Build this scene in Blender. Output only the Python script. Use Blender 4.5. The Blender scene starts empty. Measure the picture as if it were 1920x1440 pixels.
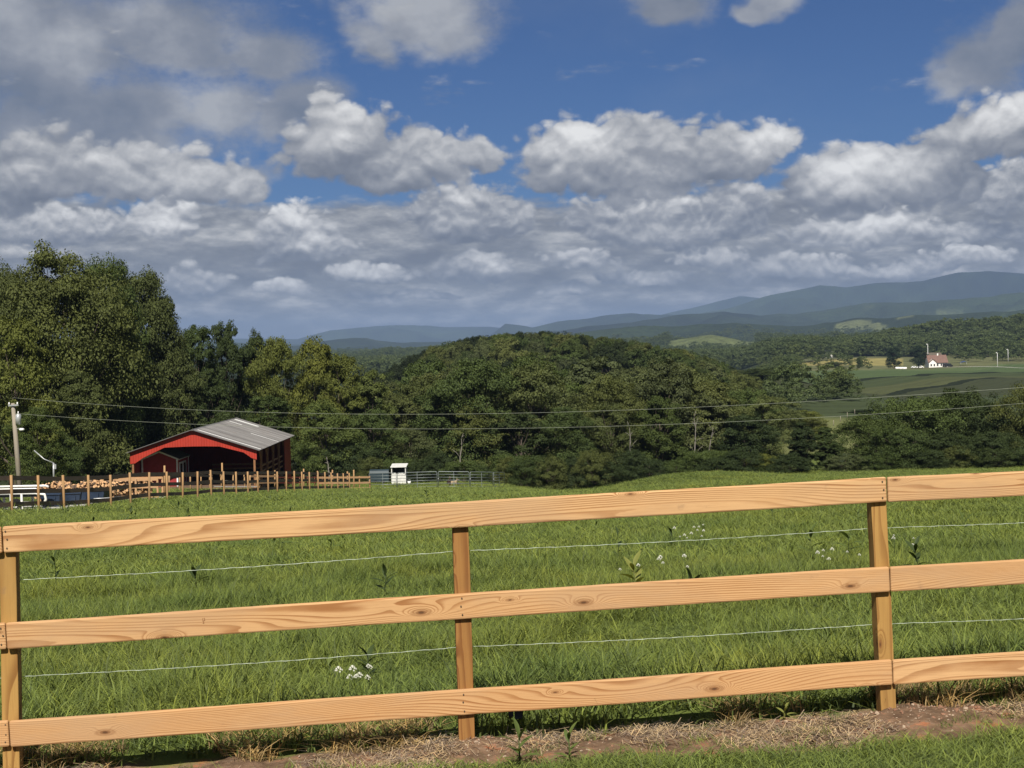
import bpy, bmesh, math, random
import numpy as np
from mathutils import Vector, Matrix, Euler

random.seed(7)
RNG = np.random.default_rng(11)
SC = bpy.context.scene
COL = SC.collection
R = math.radians

# ------------------------------------------------------------------ camera
EYE = 1.65
FPX = 2800.0
PITCH, ROLL = -1.53, -1.2
cam_d = bpy.data.cameras.new('camera')
cam_d.sensor_width = 36.0
cam_d.lens = 36.0 * FPX / 1920.0
cam_d.clip_start = 0.05
cam_d.clip_end = 80000.0
cam = bpy.data.objects.new('camera', cam_d)
COL.objects.link(cam)
CAM_M = (Euler((R(90 + PITCH), 0, 0)).to_matrix() @ Matrix.Rotation(R(ROLL), 3, 'Z'))
cam.matrix_world = Matrix.Translation((0, 0, EYE)) @ CAM_M.to_4x4()
SC.camera = cam

def pix(px, py, d):
    """photo pixel + depth (metres along +y) -> world point"""
    v = CAM_M @ Vector(((px - 960) / FPX, -(py - 720) / FPX, -1.0))
    v = v * (d / v.y)
    return Vector((v.x, v.y, v.z + EYE))

def pdir(px, py):
    v = (CAM_M @ Vector(((px - 960) / FPX, -(py - 720) / FPX, -1.0))).normalized()
    return math.degrees(math.atan2(v.x, v.y)), math.degrees(math.asin(v.z))

# ------------------------------------------------------------------ node helpers
class S:
    """a socket with arithmetic"""
    def __init__(s, t, k): s.t = t; s.k = k
    def _m(s, op, *o, clamp=False):
        n = s.t.nodes.new('ShaderNodeMath'); n.operation = op; n.use_clamp = clamp
        for i, a in enumerate((s,) + o):
            if isinstance(a, S): s.t.links.new(a.k, n.inputs[i])
            else: n.inputs[i].default_value = a
        return S(s.t, n.outputs[0])
    def __add__(s, o): return s._m('ADD', o)
    __radd__ = __add__
    def __sub__(s, o): return s._m('SUBTRACT', o)
    def __mul__(s, o): return s._m('MULTIPLY', o)
    __rmul__ = __mul__
    def __truediv__(s, o): return s._m('DIVIDE', o)
    def max(s, o): return s._m('MAXIMUM', o)
    def min(s, o): return s._m('MINIMUM', o)
    def fract(s): return s._m('FRACT')
    def abs(s): return s._m('ABSOLUTE')
    def pow(s, o): return s._m('POWER', o)
    def smax(s, o, k): return s._m('SMOOTH_MAX', o, k)
    def clamp(s): return s._m('ADD', 0.0, clamp=True)
    def step(s, a, b, smooth=True):
        n = s.t.nodes.new('ShaderNodeMapRange')
        n.interpolation_type = 'SMOOTHSTEP' if smooth else 'LINEAR'
        n.inputs[1].default_value = a; n.inputs[2].default_value = b
        s.t.links.new(s.k, n.inputs[0])
        return S(s.t, n.outputs[0])

def node(t, typ, inp=None, **kw):
    n = t.nodes.new(typ)
    for k, v in kw.items(): setattr(n, k, v)
    for k, v in (inp or {}).items():
        s = n.inputs[k]
        if isinstance(v, S): t.links.new(v.k, s)
        elif hasattr(v, 'is_linked'): t.links.new(v, s)
        else: s.default_value = v
    return n

def noise(t, vec, scale, detail=4, rough=.55, out=0, dim='3D', dist=0.0, lac=2.0):
    n = node(t, 'ShaderNodeTexNoise', noise_dimensions=dim)
    t.links.new(vec.k if isinstance(vec, S) else vec, n.inputs['Vector'])
    n.inputs['Scale'].default_value = scale; n.inputs['Detail'].default_value = detail
    n.inputs['Roughness'].default_value = rough; n.inputs['Distortion'].default_value = dist
    n.inputs['Lacunarity'].default_value = lac
    return S(t, n.outputs[out])

def xyz(t, x, y, z):
    n = node(t, 'ShaderNodeCombineXYZ')
    for i, a in enumerate((x, y, z)):
        if isinstance(a, S): t.links.new(a.k, n.inputs[i])
        else: n.inputs[i].default_value = a
    return S(t, n.outputs[0])

def sep(t, v):
    n = node(t, 'ShaderNodeSeparateXYZ'); t.links.new(v.k if isinstance(v, S) else v, n.inputs[0])
    return [S(t, o) for o in n.outputs]

def mixc(t, f, a, b, blend='MIX'):
    n = node(t, 'ShaderNodeMix', data_type='RGBA', blend_type=blend)
    for i, v in ((0, f), (6, a), (7, b)):
        if isinstance(v, S): t.links.new(v.k, n.inputs[i])
        elif isinstance(v, (int, float)): n.inputs[i].default_value = v
        else: n.inputs[i].default_value = (v[0], v[1], v[2], 1)
    return S(t, n.outputs[2])

def ramp(t, f, stops, interp='LINEAR'):
    n = node(t, 'ShaderNodeValToRGB'); n.color_ramp.interpolation = interp
    e = n.color_ramp.elements
    while len(e) < len(stops): e.new(0.5)
    for el, (p, c) in zip(e, stops):
        el.position = p; el.color = (c[0], c[1], c[2], 1)
    t.links.new(f.k, n.inputs[0])
    return S(t, n.outputs[0])

# ------------------------------------------------------------------ world: sky with broken cumulus
SUN_EL, SUN_AZ = 47.0, 183.0          # azimuth clockwise from +y: the sun stands behind the camera
world = bpy.data.worlds.new('World'); SC.world = world
world.use_nodes = True
wt = world.node_tree; wt.nodes.clear()
w_out = wt.nodes.new('ShaderNodeOutputWorld')
world.cycles.sampling_method = 'NONE'
w_bg = wt.nodes.new('ShaderNodeBackground'); w_bg.inputs[1].default_value = 0.05
wt.links.new(w_bg.outputs[0], w_out.inputs[0])
sky = node(wt, 'ShaderNodeTexSky', sky_type='NISHITA', sun_disc=False, sun_elevation=R(SUN_EL),
           sun_rotation=R(SUN_AZ), altitude=900, air_density=1.0, dust_density=0.3, ozone_density=3.0)
EXPO = 0.6
SKY_TINT = (.25, .405, .66)
CK = 1.0 / (0.05 * 2 ** EXPO)                       # cloud radiances below are written as seen, before the strength

tc = node(wt, 'ShaderNodeTexCoord')
DIR = S(wt, tc.outputs['Generated'])
dx, dy, dz = sep(wt, DIR)
AZ = dx._m('ARCTAN2', dy) * 57.2958
EL = dz._m('ARCSINE') * 57.2958

# cumulus, in degrees of azimuth / elevation: (photo x, photo y of its widest level, half width, height above, depth below)
ROW1 = [(640, 262, 95, 85, 80), (770, 308, 210, 72, 52), (1110, 298, 130, 95, 80), (1240, 305, 180, 92, 80), (1390, 295, 130, 84, 78), (1470, 275, 60, 56, 70),
        (1600, 345, 135, 80, 65), (1725, 345, 125, 78, 65), (1810, 335, 55, 60, 50), (1885, 245, 135, 85, 70), (1795, 262, 75, 50, 50),
        (200, 325, 140, 85, 60), (335, 335, 180, 72, 55), (55, 325, 115, 85, 75), (440, 335, 90, 50, 48)]
ROW2 = [(295, 420, 80, 58, 48), (540, 428, 120, 55, 42), (580, 472, 100, 46, 36), (845, 415, 125, 98, 42), (930, 410, 85, 70, 45), (1230, 412, 205, 88, 62),
        (1390, 395, 90, 62, 60), (1640, 438, 175, 50, 32), (1830, 442, 125, 34, 24), (1890, 365, 75, 66, 60), (100, 430, 160, 56, 50)]
ROW3 = [(900, 505, 110, 46, 34), (370, 540, 80, 38, 26), (1090, 490, 100, 34, 24), (1200, 523, 120, 28, 18), (1500, 503, 150, 34, 22), (1700, 503, 130, 26, 16),
        (1060, 552, 70, 20, 12), (700, 523, 110, 26, 16), (560, 545, 90, 22, 14), (1330, 484, 100, 30, 20), (780, 562, 130, 16, 10), (1820, 490, 100, 24, 16)]
SOFT = [(190, 250, 240, 80, 70), (420, 200, 120, 60, 60), (120, 90, 260, 150, 150), (330, 60, 190, 110, 100), (60, 260, 130, 120, 90), (260, 190, 190, 70, 70),
        (560, 195, 80, 50, 80), (800, 30, 165, 120, 75), (690, 90, 60, 60, 60), (1280, 0, 80, 60, 40), (1470, -10, 60, 30, 25),
        (1840, 130, 95, 90, 60), (480, 110, 120, 60, 60), (1905, 60, 60, 60, 60)]

def blob_group(name, blobs):
    g = bpy.data.node_groups.new(name, 'ShaderNodeTree')
    g.interface.new_socket('P', in_out='INPUT', socket_type='NodeSocketVector')
    g.interface.new_socket('F', in_out='OUTPUT', socket_type='NodeSocketFloat')
    gi = g.nodes.new('NodeGroupInput'); go = g.nodes.new('NodeGroupOutput')
    a, e, _ = sep(g, S(g, gi.outputs[0]))
    acc = None
    for (cx, cy, w, up, dn) in blobs:
        ca, ce = pdir(cx, cy)
        k = FPX / 57.2958
        u = (a - ca) * (k / w)
        v = (e - ce)
        v = (v * (k / up)).max(v * (-k / dn))
        f = (u * u + v * v)._m('SQRT')
        acc = f if acc is None else acc._m('SMOOTH_MIN', f, 0.25)
    f = (acc * -1.0 + 1.0).max(-1.6)
    g.links.new(f.k, go.inputs[0])
    return g
G_ROWS = [blob_group('cumulus_row', [(a, b, c * kx, d * ku, e) for a, b, c, d, e in r_]) for r_, kx, ku in ((ROW1, 1.12, 1.06), (ROW2, 1.08, 1.08), (ROW3, 1.0, 1.1))]
G_SOFT = blob_group('soft_field', SOFT)
# thick sunlit heads of the cumulus
HEADS = [(640, 225, 95, 70, 70), (1110, 245, 100, 60, 60), (1620, 325, 170, 60, 50), (295, 420, 75, 60, 50), (850, 370, 85, 50, 60), (1240, 365, 140, 50, 45), (585, 460, 80, 45, 40),
         (1430, 262, 60, 50, 50), (920, 490, 80, 35, 28), (1640, 420, 140, 28, 20), (1870, 215, 80, 50, 50), (1260, 430, 160, 30, 25), (545, 395, 70, 35, 30)]
G_HEAD = blob_group('bright_heads', HEADS)

def use(g, p):
    n = wt.nodes.new('ShaderNodeGroup'); n.node_tree = g
    wt.links.new(p.k, n.inputs[0])
    return S(wt, n.outputs[0])

def lifted(dup):
    """direction-space noise position, lifted by dup degrees"""
    return xyz(wt, dx, dy, (dz + dup / 57.3) * 1.35)

def warp_p(q, dup):
    wv = node(wt, 'ShaderNodeTexNoise', inp={'Vector': q, 'Scale': 13.0, 'Detail': 3.0, 'Roughness': .55})
    wx, wy, wz = sep(wt, S(wt, wv.outputs['Color']))
    return xyz(wt, AZ + (wx - .5) * 2.8, EL + dup + (wy - .5) * 1.5, 0.0)

def billow(q, k=1.0):
    big = noise(wt, q, 15.0 * k, 7, .56) - .5
    b1 = (noise(wt, q, 38.0 * k, 0, .5) - .5).abs()
    b2 = (noise(wt, q, 92.0 * k, 0, .5) - .5).abs()
    b3 = (noise(wt, q, 230.0 * k, 1, .5) - .5).abs()
    return big * 1.35 + b1 * 1.25 + b2 * .75 + b3 * .24 - .34

# out of the picture the same broken cloud cover goes on
inside = (AZ.abs().step(22.0, 19.5)) * (EL.step(15.5, 13.5))
low = noise(wt, DIR, 4.5, 2, .5)
GEN = (low - .46) * 5.0 - inside * 5.0

q0 = lifted(0.0)
P0 = warp_p(q0, 0.0)
tone = noise(wt, q0, 7.0, 2, .5) + use(G_HEAD, P0).max(0.0) * .75
def cumulus(g, bl, lift, gen, soft, gain):
    f0, f2 = use(g, P0), use(g, warp_p(lifted(lift), lift))
    if gen: f0, f2 = f0.max(GEN), f2.max(GEN)
    n0, n1 = bl
    d0 = f0 * 1.3 + n0
    lit = (f0 - f2).max(-.5).min(1.2) * .30 * gain + (n0 - n1) * .46 * gain + .27 + (tone - .5) * .40
    c = ramp(wt, lit, [(0, (.145, .160, .195)), (.22, (.205, .22, .255)), (.44, (.335, .345, .37)), (.66, (.57, .57, .575)), (.92, (.90, .895, .88))])
    return d0.step(0.0, soft), c
B1 = (billow(q0, 1.0), billow(lifted(.36), 1.0)); B2 = (billow(q0, 1.5), billow(lifted(.25), 1.5))
CUMS = [cumulus(G_ROWS[2], B2, .7, False, .38, 1.1), cumulus(G_ROWS[1], B2, 1.1, False, .40, 1.2), cumulus(G_ROWS[0], B1, 1.6, True, .34, 1.10)]

# soft grey cloud high up
qs = xyz(wt, dx, dy, dz * 1.6)
ns = noise(wt, qs, 8.0, 4, .55)
fs = use(G_SOFT, xyz(wt, AZ + (ns - .5) * 6.0, EL + (ns - .5) * 3.0, 0.0))
n2 = noise(wt, qs, 16.0, 8, .64)
a_soft = ((fs + (n2 - .5) * 2.0).step(-.22, .55)) * .95
c_soft = ramp(wt, noise(wt, lifted(0.4), 11.0, 5, .55), [(.36, (.165, .195, .255)), (.5, (.25, .272, .32)), (.64, (.43, .445, .475))])

# flat-based rows of cloud towards the horizon
qb = xyz(wt, dx, dy, dz * 3.0)
b0 = noise(wt, qb, 12.0, 6, .58)
b1 = noise(wt, xyz(wt, dx, dy, (dz + .007) * 3.0), 12.0, 6, .58)
cover = EL.step(6.6, 4.3) * .50
a_back = ((b0 + cover).step(.60, .82)) * EL.step(-1.0, .5)
litb = (b0 - b1) * 2.6 + .46
c_back = ramp(wt, litb, [(.1, (.165, .175, .20)), (.42, (.245, .255, .275)), (.62, (.37, .375, .385)), (.95, (.68, .67, .65))])

col = mixc(wt, 1.0, S(wt, sky.outputs[0]), SKY_TINT, 'MULTIPLY')
thin = noise(wt, qs, 6.0, 4, .6).step(.45, .85) * .20
def up(c): return mixc(wt, 1.0, c, (CK, CK, CK), 'MULTIPLY')
col = mixc(wt, thin, col, tuple(v * CK for v in (.26, .32, .42)))
col = mixc(wt, a_soft, col, up(c_soft))
col = mixc(wt, a_back, col, up(c_back))
for a_c, c_c in CUMS: col = mixc(wt, a_c, col, up(c_c))
wt.links.new(col.k, w_bg.inputs[0])

sun_d = bpy.data.lights.new('sun', 'SUN')
sun_d.energy = 5.0; sun_d.angle = R(0.55); sun_d.color = (1.0, .94, .84)
sun = bpy.data.objects.new('sun', sun_d); COL.objects.link(sun)
_s = Vector((math.sin(R(SUN_AZ)) * math.cos(R(SUN_EL)), math.cos(R(SUN_AZ)) * math.cos(R(SUN_EL)), math.sin(R(SUN_EL))))
sun.rotation_euler = _s.to_track_quat('Z', 'Y').to_euler()
sun.location = (0, -20, 40)

vs = SC.view_settings
vs.view_transform = 'Standard'; vs.look = 'None'; vs.exposure = EXPO; vs.gamma = 1.0; vs.use_curve_mapping = False
SC.render.engine = 'CYCLES'
cy = SC.cycles
cy.max_bounces = 5; cy.diffuse_bounces = 2; cy.glossy_bounces = 2; cy.transmission_bounces = 3; cy.volume_bounces = 0
cy.transparent_max_bounces = 6
cy.use_denoising = True
cy.sample_clamp_indirect = 4.0

# ------------------------------------------------------------------ object helpers
def link(o, parent=None):
    COL.objects.link(o)
    if parent is not None: o.parent = parent
    return o
def tag(o, label=None, cat=None, group=None, kind=None):
    if label: o['label'] = label
    if cat: o['category'] = cat
    if group: o['group'] = group
    if kind: o['kind'] = kind
    return o
def empty(name, loc=(0, 0, 0), rz=0.0, label=None, cat=None, group=None):
    o = bpy.data.objects.new(name, None); o.location = loc; o.rotation_euler = (0, 0, rz)
    o.empty_display_size = .2
    link(o)
    return tag(o, label, cat, group)
def mesh_obj(name, me, parent=None, loc=None):
    o = bpy.data.objects.new(name, me); link(o, parent)
    if loc is not None: o.location = loc
    return o

class MB:
    """collects boxes, beams and tubes; build() makes ONE mesh object"""
    def __init__(s): s.v = []; s.f = []; s.sm = []
    def add(s, vs, fs, smooth=False):
        b = len(s.v); s.v += [tuple(v) for v in vs]; s.f += [tuple(i + b for i in f) for f in fs]; s.sm += [smooth] * len(fs)
        return s
    def hexa(s, p):
        return s.add(p, [(0, 3, 2, 1), (4, 5, 6, 7), (0, 1, 5, 4), (1, 2, 6, 5), (2, 3, 7, 6), (3, 0, 4, 7)])
    def box(s, c, d, rz=0.0):
        cx, cy_, cz = c; hx, hy, hz = d[0] / 2, d[1] / 2, d[2] / 2
        cs, sn = math.cos(rz), math.sin(rz); P = []
        for z in (-hz, hz):
            for (x, y) in ((-hx, -hy), (hx, -hy), (hx, hy), (-hx, hy)):
                P.append((cx + x * cs - y * sn, cy_ + x * sn + y * cs, cz + z))
        return s.hexa(P)
    def beam(s, a, b, w, h, up=(0, 0, 1)):
        a, b = Vector(a), Vector(b); d = (b - a).normalized()
        sd = d.cross(Vector(up))
        if sd.length < 1e-4: sd = d.cross(Vector((0, 1, 0)))
        sd.normalize(); u = sd.cross(d).normalized()
        P = []
        for q in (a, b):
            for (i, j) in ((-1, -1), (1, -1), (1, 1), (-1, 1)):
                P.append(q + sd * (i * w / 2) + u * (j * h / 2))
        return s.hexa(P)
    def tube(s, pts, rad, n=8, cap=True):
        pts = [Vector(p) for p in pts]
        rad = rad if isinstance(rad, (list, tuple)) else [rad] * len(pts)
        V = []; F = []; prev = None
        for i, p in enumerate(pts):
            d = (pts[min(i + 1, len(pts) - 1)] - pts[max(i - 1, 0)]).normalized()
            a = prev if prev is not None else (Vector((1, 0, 0)) if abs(d.x) < .9 else Vector((0, 1, 0)))
            a = (a - d * a.dot(d)).normalized(); prev = a; b = d.cross(a)
            for k in range(n):
                t = 2 * math.pi * k / n
                V.append(p + (a * math.cos(t) + b * math.sin(t)) * rad[i])
        for i in range(len(pts) - 1):
            for k in range(n):
                F.append((i * n + k, i * n + (k + 1) % n, (i + 1) * n + (k + 1) % n, (i + 1) * n + k))
        s.add(V, F, True)
        if cap:
            b0 = len(s.v) - len(V)
            s.f.append(tuple(b0 + k for k in reversed(range(n)))); s.sm.append(False)
            s.f.append(tuple(b0 + (len(pts) - 1) * n + k for k in range(n))); s.sm.append(False)
        return s
    def mesh(s, name, mat):
        me = bpy.data.meshes.new(name); me.from_pydata(s.v, [], s.f); me.validate(); 
        if len(me.polygons) == len(s.sm): me.polygons.foreach_set('use_smooth', s.sm)
        for m in (mat if isinstance(mat, (list, tuple)) else [mat]): me.materials.append(m)
        return me
    def build(s, name, mat, parent=None, bevel=0.0):
        o = mesh_obj(name, s.mesh(name, mat), parent)
        if bevel:
            m = o.modifiers.new('bevel', 'BEVEL'); m.width = bevel; m.segments = 2; m.limit_method = 'ANGLE'
        return o

def np_mesh(name, V, F, mat=None, smooth=False):
    """V (n,3), F (m,3|4) arrays"""
    me = bpy.data.meshes.new(name)
    V = np.asarray(V, np.float32); F = np.asarray(F, np.int32)
    k = F.shape[1]
    me.vertices.add(len(V)); me.vertices.foreach_set('co', V.ravel())
    me.loops.add(F.size); me.loops.foreach_set('vertex_index', F.ravel())
    me.polygons.add(len(F)); me.polygons.foreach_set('loop_start', np.arange(0, F.size, k, dtype=np.int32))
    me.update(calc_edges=True)
    if smooth: me.polygons.foreach_set('use_smooth', np.ones(len(F), bool))
    if mat: me.materials.append(mat)
    return me

# ------------------------------------------------------------------ numpy noise
def _hash(ix, iy, s):
    h = (ix.astype(np.int64) * 374761393 + iy.astype(np.int64) * 668265263 + s * 1442695041) & 0x7fffffff
    h = ((h ^ (h >> 13)) * 1274126177) & 0x7fffffff
    return ((h ^ (h >> 16)) & 0xffffff) / float(0xffffff)
def vnoise(x, y, s=0):
    x = np.asarray(x, float); y = np.asarray(y, float)
    ix = np.floor(x); iy = np.floor(y); fx = x - ix; fy = y - iy
    fx = fx * fx * (3 - 2 * fx); fy = fy * fy * (3 - 2 * fy)
    a = _hash(ix, iy, s); b = _hash(ix + 1, iy, s); c = _hash(ix, iy + 1, s); d = _hash(ix + 1, iy + 1, s)
    return (a + (b - a) * fx) * (1 - fy) + (c + (d - c) * fx) * fy - .5
def fbm(x, y, o=4, s=0):
    r = 0; a = 1.0; f = 1.0
    for i in range(o): r = r + a * vnoise(np.asarray(x) * f + i * 17.3, np.asarray(y) * f - i * 9.1, s + i); a *= .5; f *= 2
    return r
def sstep(v, a, b):
    t = np.clip((v - a) / (b - a), 0, 1); return t * t * (3 - 2 * t)

# ------------------------------------------------------------------ the near fence line (used by the ground too)
FL, FR = pix(10, 1000, 8.08), pix(1655, 1000, 8.52)
FU = Vector((FR.x - FL.x, FR.y - FL.y, 0)); FLEN = FU.length; FU.normalize()
FN = Vector((-FU.y, FU.x, 0))                       # points away from the camera
def fence_st(x, y):
    return (x - FL.x) * FU.x + (y - FL.y) * FU.y, (x - FL.x) * FN.x + (y - FL.y) * FN.y
# ------------------------------------------------------------------ terrain
def hor(px): return 645 - (px - 960) * math.tan(R(1.2))
def ridge_profile(pts, dist):
    xs = np.array([p[0] for p in pts], float)
    zs = np.array([EYE + (hor(p[0]) - p[1]) / FPX * dist for p in pts])
    return xs, zs
RIDGES = [  # distance, relative thickness, silhouette, roughness
    (17500, .10, [(-400, 612), (0, 618), (400, 634), (560, 636), (620, 619), (700, 612), (780, 609), (850, 611), (920, 614), (1000, 622), (1100, 612), (1240, 592), (1300, 579), (1390, 559), (1450, 563), (1600, 580), (2300, 560)], .5),
    (13000, .13, [(-400, 650), (900, 645), (950, 607), (1000, 616), (1050, 606), (1130, 594), (1190, 588), (1240, 592), (1300, 592), (1370, 576), (1450, 552), (1540, 535), (1590, 541), (1700, 531), (1800, 514), (1860, 513), (1920, 518), (2300, 540)], .6),
    (8200, .14, [(-400, 640), (560, 646), (620, 641), (690, 636), (760, 641), (860, 636), (1000, 624), (1100, 610), (1200, 600), (1300, 588), (1360, 582), (1430, 589), (1500, 590), (1560, 583), (1640, 575), (1750, 566), (1850, 557), (1920, 552), (2300, 550)], 1.0),
    (4800, .13, [(-400, 660), (560, 662), (640, 657), (760, 656), (1000, 636), (1150, 618), (1300, 606), (1400, 612), (1500, 606), (1600, 602), (1750, 596), (1920, 588), (2300, 580)], 1.0),
    (2600, .12, [(-400, 680), (600, 684), (700, 672), (1000, 662), (1200, 648), (1270, 637), (1335, 628), (1400, 640), (1500, 640), (1700, 632), (1920, 625), (2300, 620)], .7),
    (1500, .17, [(-400, 720), (1250, 690), (1420, 676), (1500, 668), (1600, 654), (1700, 638), (1800, 627), (1860, 623), (1920, 622), (2300, 620)], .5),
]
RIDGES = [(d, w) + ridge_profile(p, d) + (q,) for d, w, p, q in RIDGES]
Y_NEAR = ([-400, -60, 0, 8.3, 20, 59, 74, 125, 150], [14, 3.2, 0, -.60, -1.50, -4.6, -5.85, -10.3, -12.1])
Y_L = ([150, 200, 300, 600, 1400], [-12.1, -14, -26, -40, -32])
Y_M = ([150, 165, 200, 260, 330, 600, 900, 1400], [-12.1, -14, -20, -30, -36, -38, -34, -30])
Y_R = ([150, 200, 260, 350, 500, 900, 1000, 1100, 1200, 1300, 1500, 2000], [-12.1, -14.8, -16.8, -17.3, -18, -18.4, -18.3, -17.4, -15.3, -12.5, -11, -18])
POSTS_ST = (0.02, 2.46, FLEN)

def ground_z(x, y):
    x = np.asarray(x, float); y = np.asarray(y, float)
    r = np.hypot(x, y)
    zn = np.interp(y, *Y_NEAR)
    a = x / np.maximum(y, 1.0)
    wl = sstep(a, -.07, -.19); wr = sstep(a, .13, .185)
    zf = np.interp(y, *Y_L) * wl + np.interp(y, *Y_R) * wr + np.interp(y, *Y_M) * (1 - wl - wr)
    z = np.where(y > 150, zf, zn)
    # lateral tilt of the lawn by the fence, the swell and dip of the pasture on the right
    z = z + .036 * np.clip(x, -9, 9) * np.exp(-((y - 8) / 16.0) ** 2)
    z = z + (.55 * np.exp(-(((x - 13) / 7) ** 2 + ((y - 37) / 9) ** 2))) - 2.0 * np.exp(-(((x - 20) / 13) ** 2 + ((y - 68) / 18) ** 2))
    z = z + .9 * np.exp(-(((x - 14) / 9) ** 2 + ((y - 132) / 12) ** 2))
    z = z - 1.5 * np.exp(-(((x - 6) / 6) ** 2 + ((y - 138) / 24) ** 2))
    near = sstep(y, 9, 30) * sstep(y, 260, 170)
    z = z + near * (.55 * fbm(x / 26, y / 26, 3, 5) + .10 * fbm(x / 4, y / 4, 2, 9))
    # wooded hill across the draw
    z = z + 27.5 * np.exp(-(((x - 13) / 62) ** 2 + ((y - 470) / 125) ** 2)) * (y > 150)
    mid = sstep(y, 200, 600)
    z = z + mid * (y > 0) * 5.0 * fbm(x / 140, y / 140, 3, 21)
    # far country
    far = sstep(r, 1350, 2000)
    az = np.arctan2(x, y)
    px = 960 + FPX * np.tan(np.clip(az, -1.2, 1.2)) / math.cos(0.0)
    base = -26 + 16 * fbm(x / 600, y / 600, 4, 31) + 8 * fbm(x / 220, y / 220, 3, 61)
    zz = z * (1 - far) + base * far
    for k, (dist, w, xs, zs, q) in enumerate(RIDGES):
        rr = r + dist * .08 * fbm(x / (dist * .07), y / (dist * .07), 3, 41 + k)
        pk = np.interp(px, xs, zs)
        pk = pk + dist * .0035 * q * fbm(az * 26 + k * 7, r / dist * 2.0, 4, 51 + k)
        amp = pk + 26
        sp = 1 - .80 * np.abs(fbm(x / (dist * .05), y / (dist * .05), 4, 71 + k)) * sstep(np.abs(rr / dist - 1), .008, .07)
        g = np.exp(-((rr / dist - 1) / w) ** 2)
        zz = np.maximum(zz, -26 + amp * g * sp)
    return np.where(r > 1350, zz, np.maximum(zz, z))

def gz(x, y): return float(ground_z(np.array([x]), np.array([y]))[0])

def cover_at(x, y, z):
    """surface kind -> albedo (n,3) plus mask of bare strip"""
    n = len(x); r = np.hypot(x, y); a = x / np.maximum(y, 1.0)
    c = np.empty((n, 3))
    past = np.array((.080, .105, .026)); wood = np.array((.022, .030, .012))
    c[:] = past * (1 + .5 * fbm(x / 9, y / 9, 3, 3)[:, None])
    # woods floor
    def put(m, col): 
        m = np.clip(m, 0, 1)[:, None]; c[:] = c * (1 - m) + np.array(col) * m
    w_mid = sstep(y, 158, 166) * sstep(a, .20, .165)
    w_mid = np.maximum(w_mid, sstep(y, 150, 158) * sstep(a, -.10, -.13))
    put(w_mid, wood)
    put(sstep(y, 152, 160) * sstep(a, .205, .215) * sstep(y, 235, 215), wood)
    # pasture slope and strip crops on the right
    R_ = sstep(a, .165, .175) * (y > 215)
    put(R_, (.110, .122, .048))
    put(sstep(a, .168, .175) * (y >= 700) * (a < .40), (.095, .100, .045))
    put(sstep(a, .17, .18) * ((y >= 985 + .1 * x) & (y < 1100 + .1 * x)) * (a < .262), (.20, .175, .065))
    put(sstep(a, .17, .18) * ((y >= 1130) & (y < 1235)) * (a < .262), (.080, .085, .042))
    # far country: forest with clearings; broad tone patches stand in for slope shading
    farw = sstep(r, 1240, 1330)
    fc = np.array((.020, .030, .013)) * (1 + .6 * fbm(x / 130, y / 130, 4, 81) + 1.0 * fbm(x / 900, y / 1500, 3, 83)).clip(.35, 2.2)[:, None]
    m = farw[:, None]; c[:] = c * (1 - m) + fc * m
    clr = sstep(fbm(x / 230, y / 330, 3, 91), .36, .40) * sstep(r, 1900, 2100) * sstep(r, 8500, 6500)
    put(clr, (.11, .125, .055))
    px = 960 + FPX * a
    put(((px > 1255) & (px < 1420)) * sstep(np.abs(r - 2500), 260, 160) * farw, (.105, .125, .050))
    return c

# polar sheet round the camera, fine inside the field of view
az_in = np.radians(np.linspace(-24, 24, 560))
az_out = np.radians(np.concatenate([np.linspace(26, 60, 18), np.linspace(64, 180, 30)]))
AZS = np.concatenate([-az_out[::-1][1:], az_in, az_out])
AZS[0] = -math.pi + 1e-3
rs = [1.2]
while rs[-1] < 30000:
    q = rs[-1]
    rs.append(q * (1.010 if q < 14 else 1.018 if q < 1500 else 1.016))
RS = np.array(rs)
AA, RR = np.meshgrid(AZS, RS)
GX = (np.sin(AA) * RR); GY = (np.cos(AA) * RR)
GZ = ground_z(GX.ravel(), GY.ravel()).reshape(GX.shape)
# earth worked up along the fence: bare strip with a low bank behind and heaps at the posts
def strip_masks(x, y):
    s, t = fence_st(x, y)
    e1 = .11 * fbm(s * 1.3, t * 0 + 3, 3, 100)
    e2 = .07 * fbm(s * 1.7, t * 0 + 8, 3, 104)
    front = -.62 + e1 + .10 * np.sin(s * .9 + .6); back = .10 + e2
    return s, t, front, back
s_, t_, fr_, bk_ = strip_masks(GX.ravel(), GY.ravel())
NEARM = (GY.ravel() > 3) & (GY.ravel() < 14) & (np.abs(s_ - 2.4) < 14)
bare = sstep(t_, fr_ - .05, fr_ + .07) * sstep(t_, bk_ + .03, bk_ - .03) * NEARM
def strip_dz(x, y):
    s, t, fr, bk = strip_masks(x, y)
    ok = (np.abs(s - 2.4) < 14) & (y > 3) & (y < 14)
    d = .075 * sstep(t, bk - .02, bk + .12) * sstep(t, 3.0, .6)
    b = sstep(t, fr - .05, fr + .07) * sstep(t, bk + .03, bk - .03)
    d = d + b * (.045 * fbm(s * 5, t * 5, 4, 111) + .012)
    for ps in POSTS_ST: d = d + .055 * np.exp(-((s - ps - .05) ** 2 / .16 + (t + .06) ** 2 / .05))
    return np.where(ok, d, 0)
def gz2(x, y):
    x = np.atleast_1d(np.asarray(x, float)); y = np.atleast_1d(np.asarray(y, float))
    return ground_z(x, y) + strip_dz(x, y)
GZ = GZ + strip_dz(GX.ravel(), GY.ravel()).reshape(GX.shape)
na, nr = len(AZS), len(RS)
V = np.stack([GX.ravel(), GY.ravel(), GZ.ravel()], 1)
ii = np.arange(nr - 1)[:, None] * na; jj = np.arange(na - 1)[None, :]
F = np.stack([ii + jj, ii + jj + 1, ii + na + jj + 1, ii + na + jj], 2).reshape(-1, 4)
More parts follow.
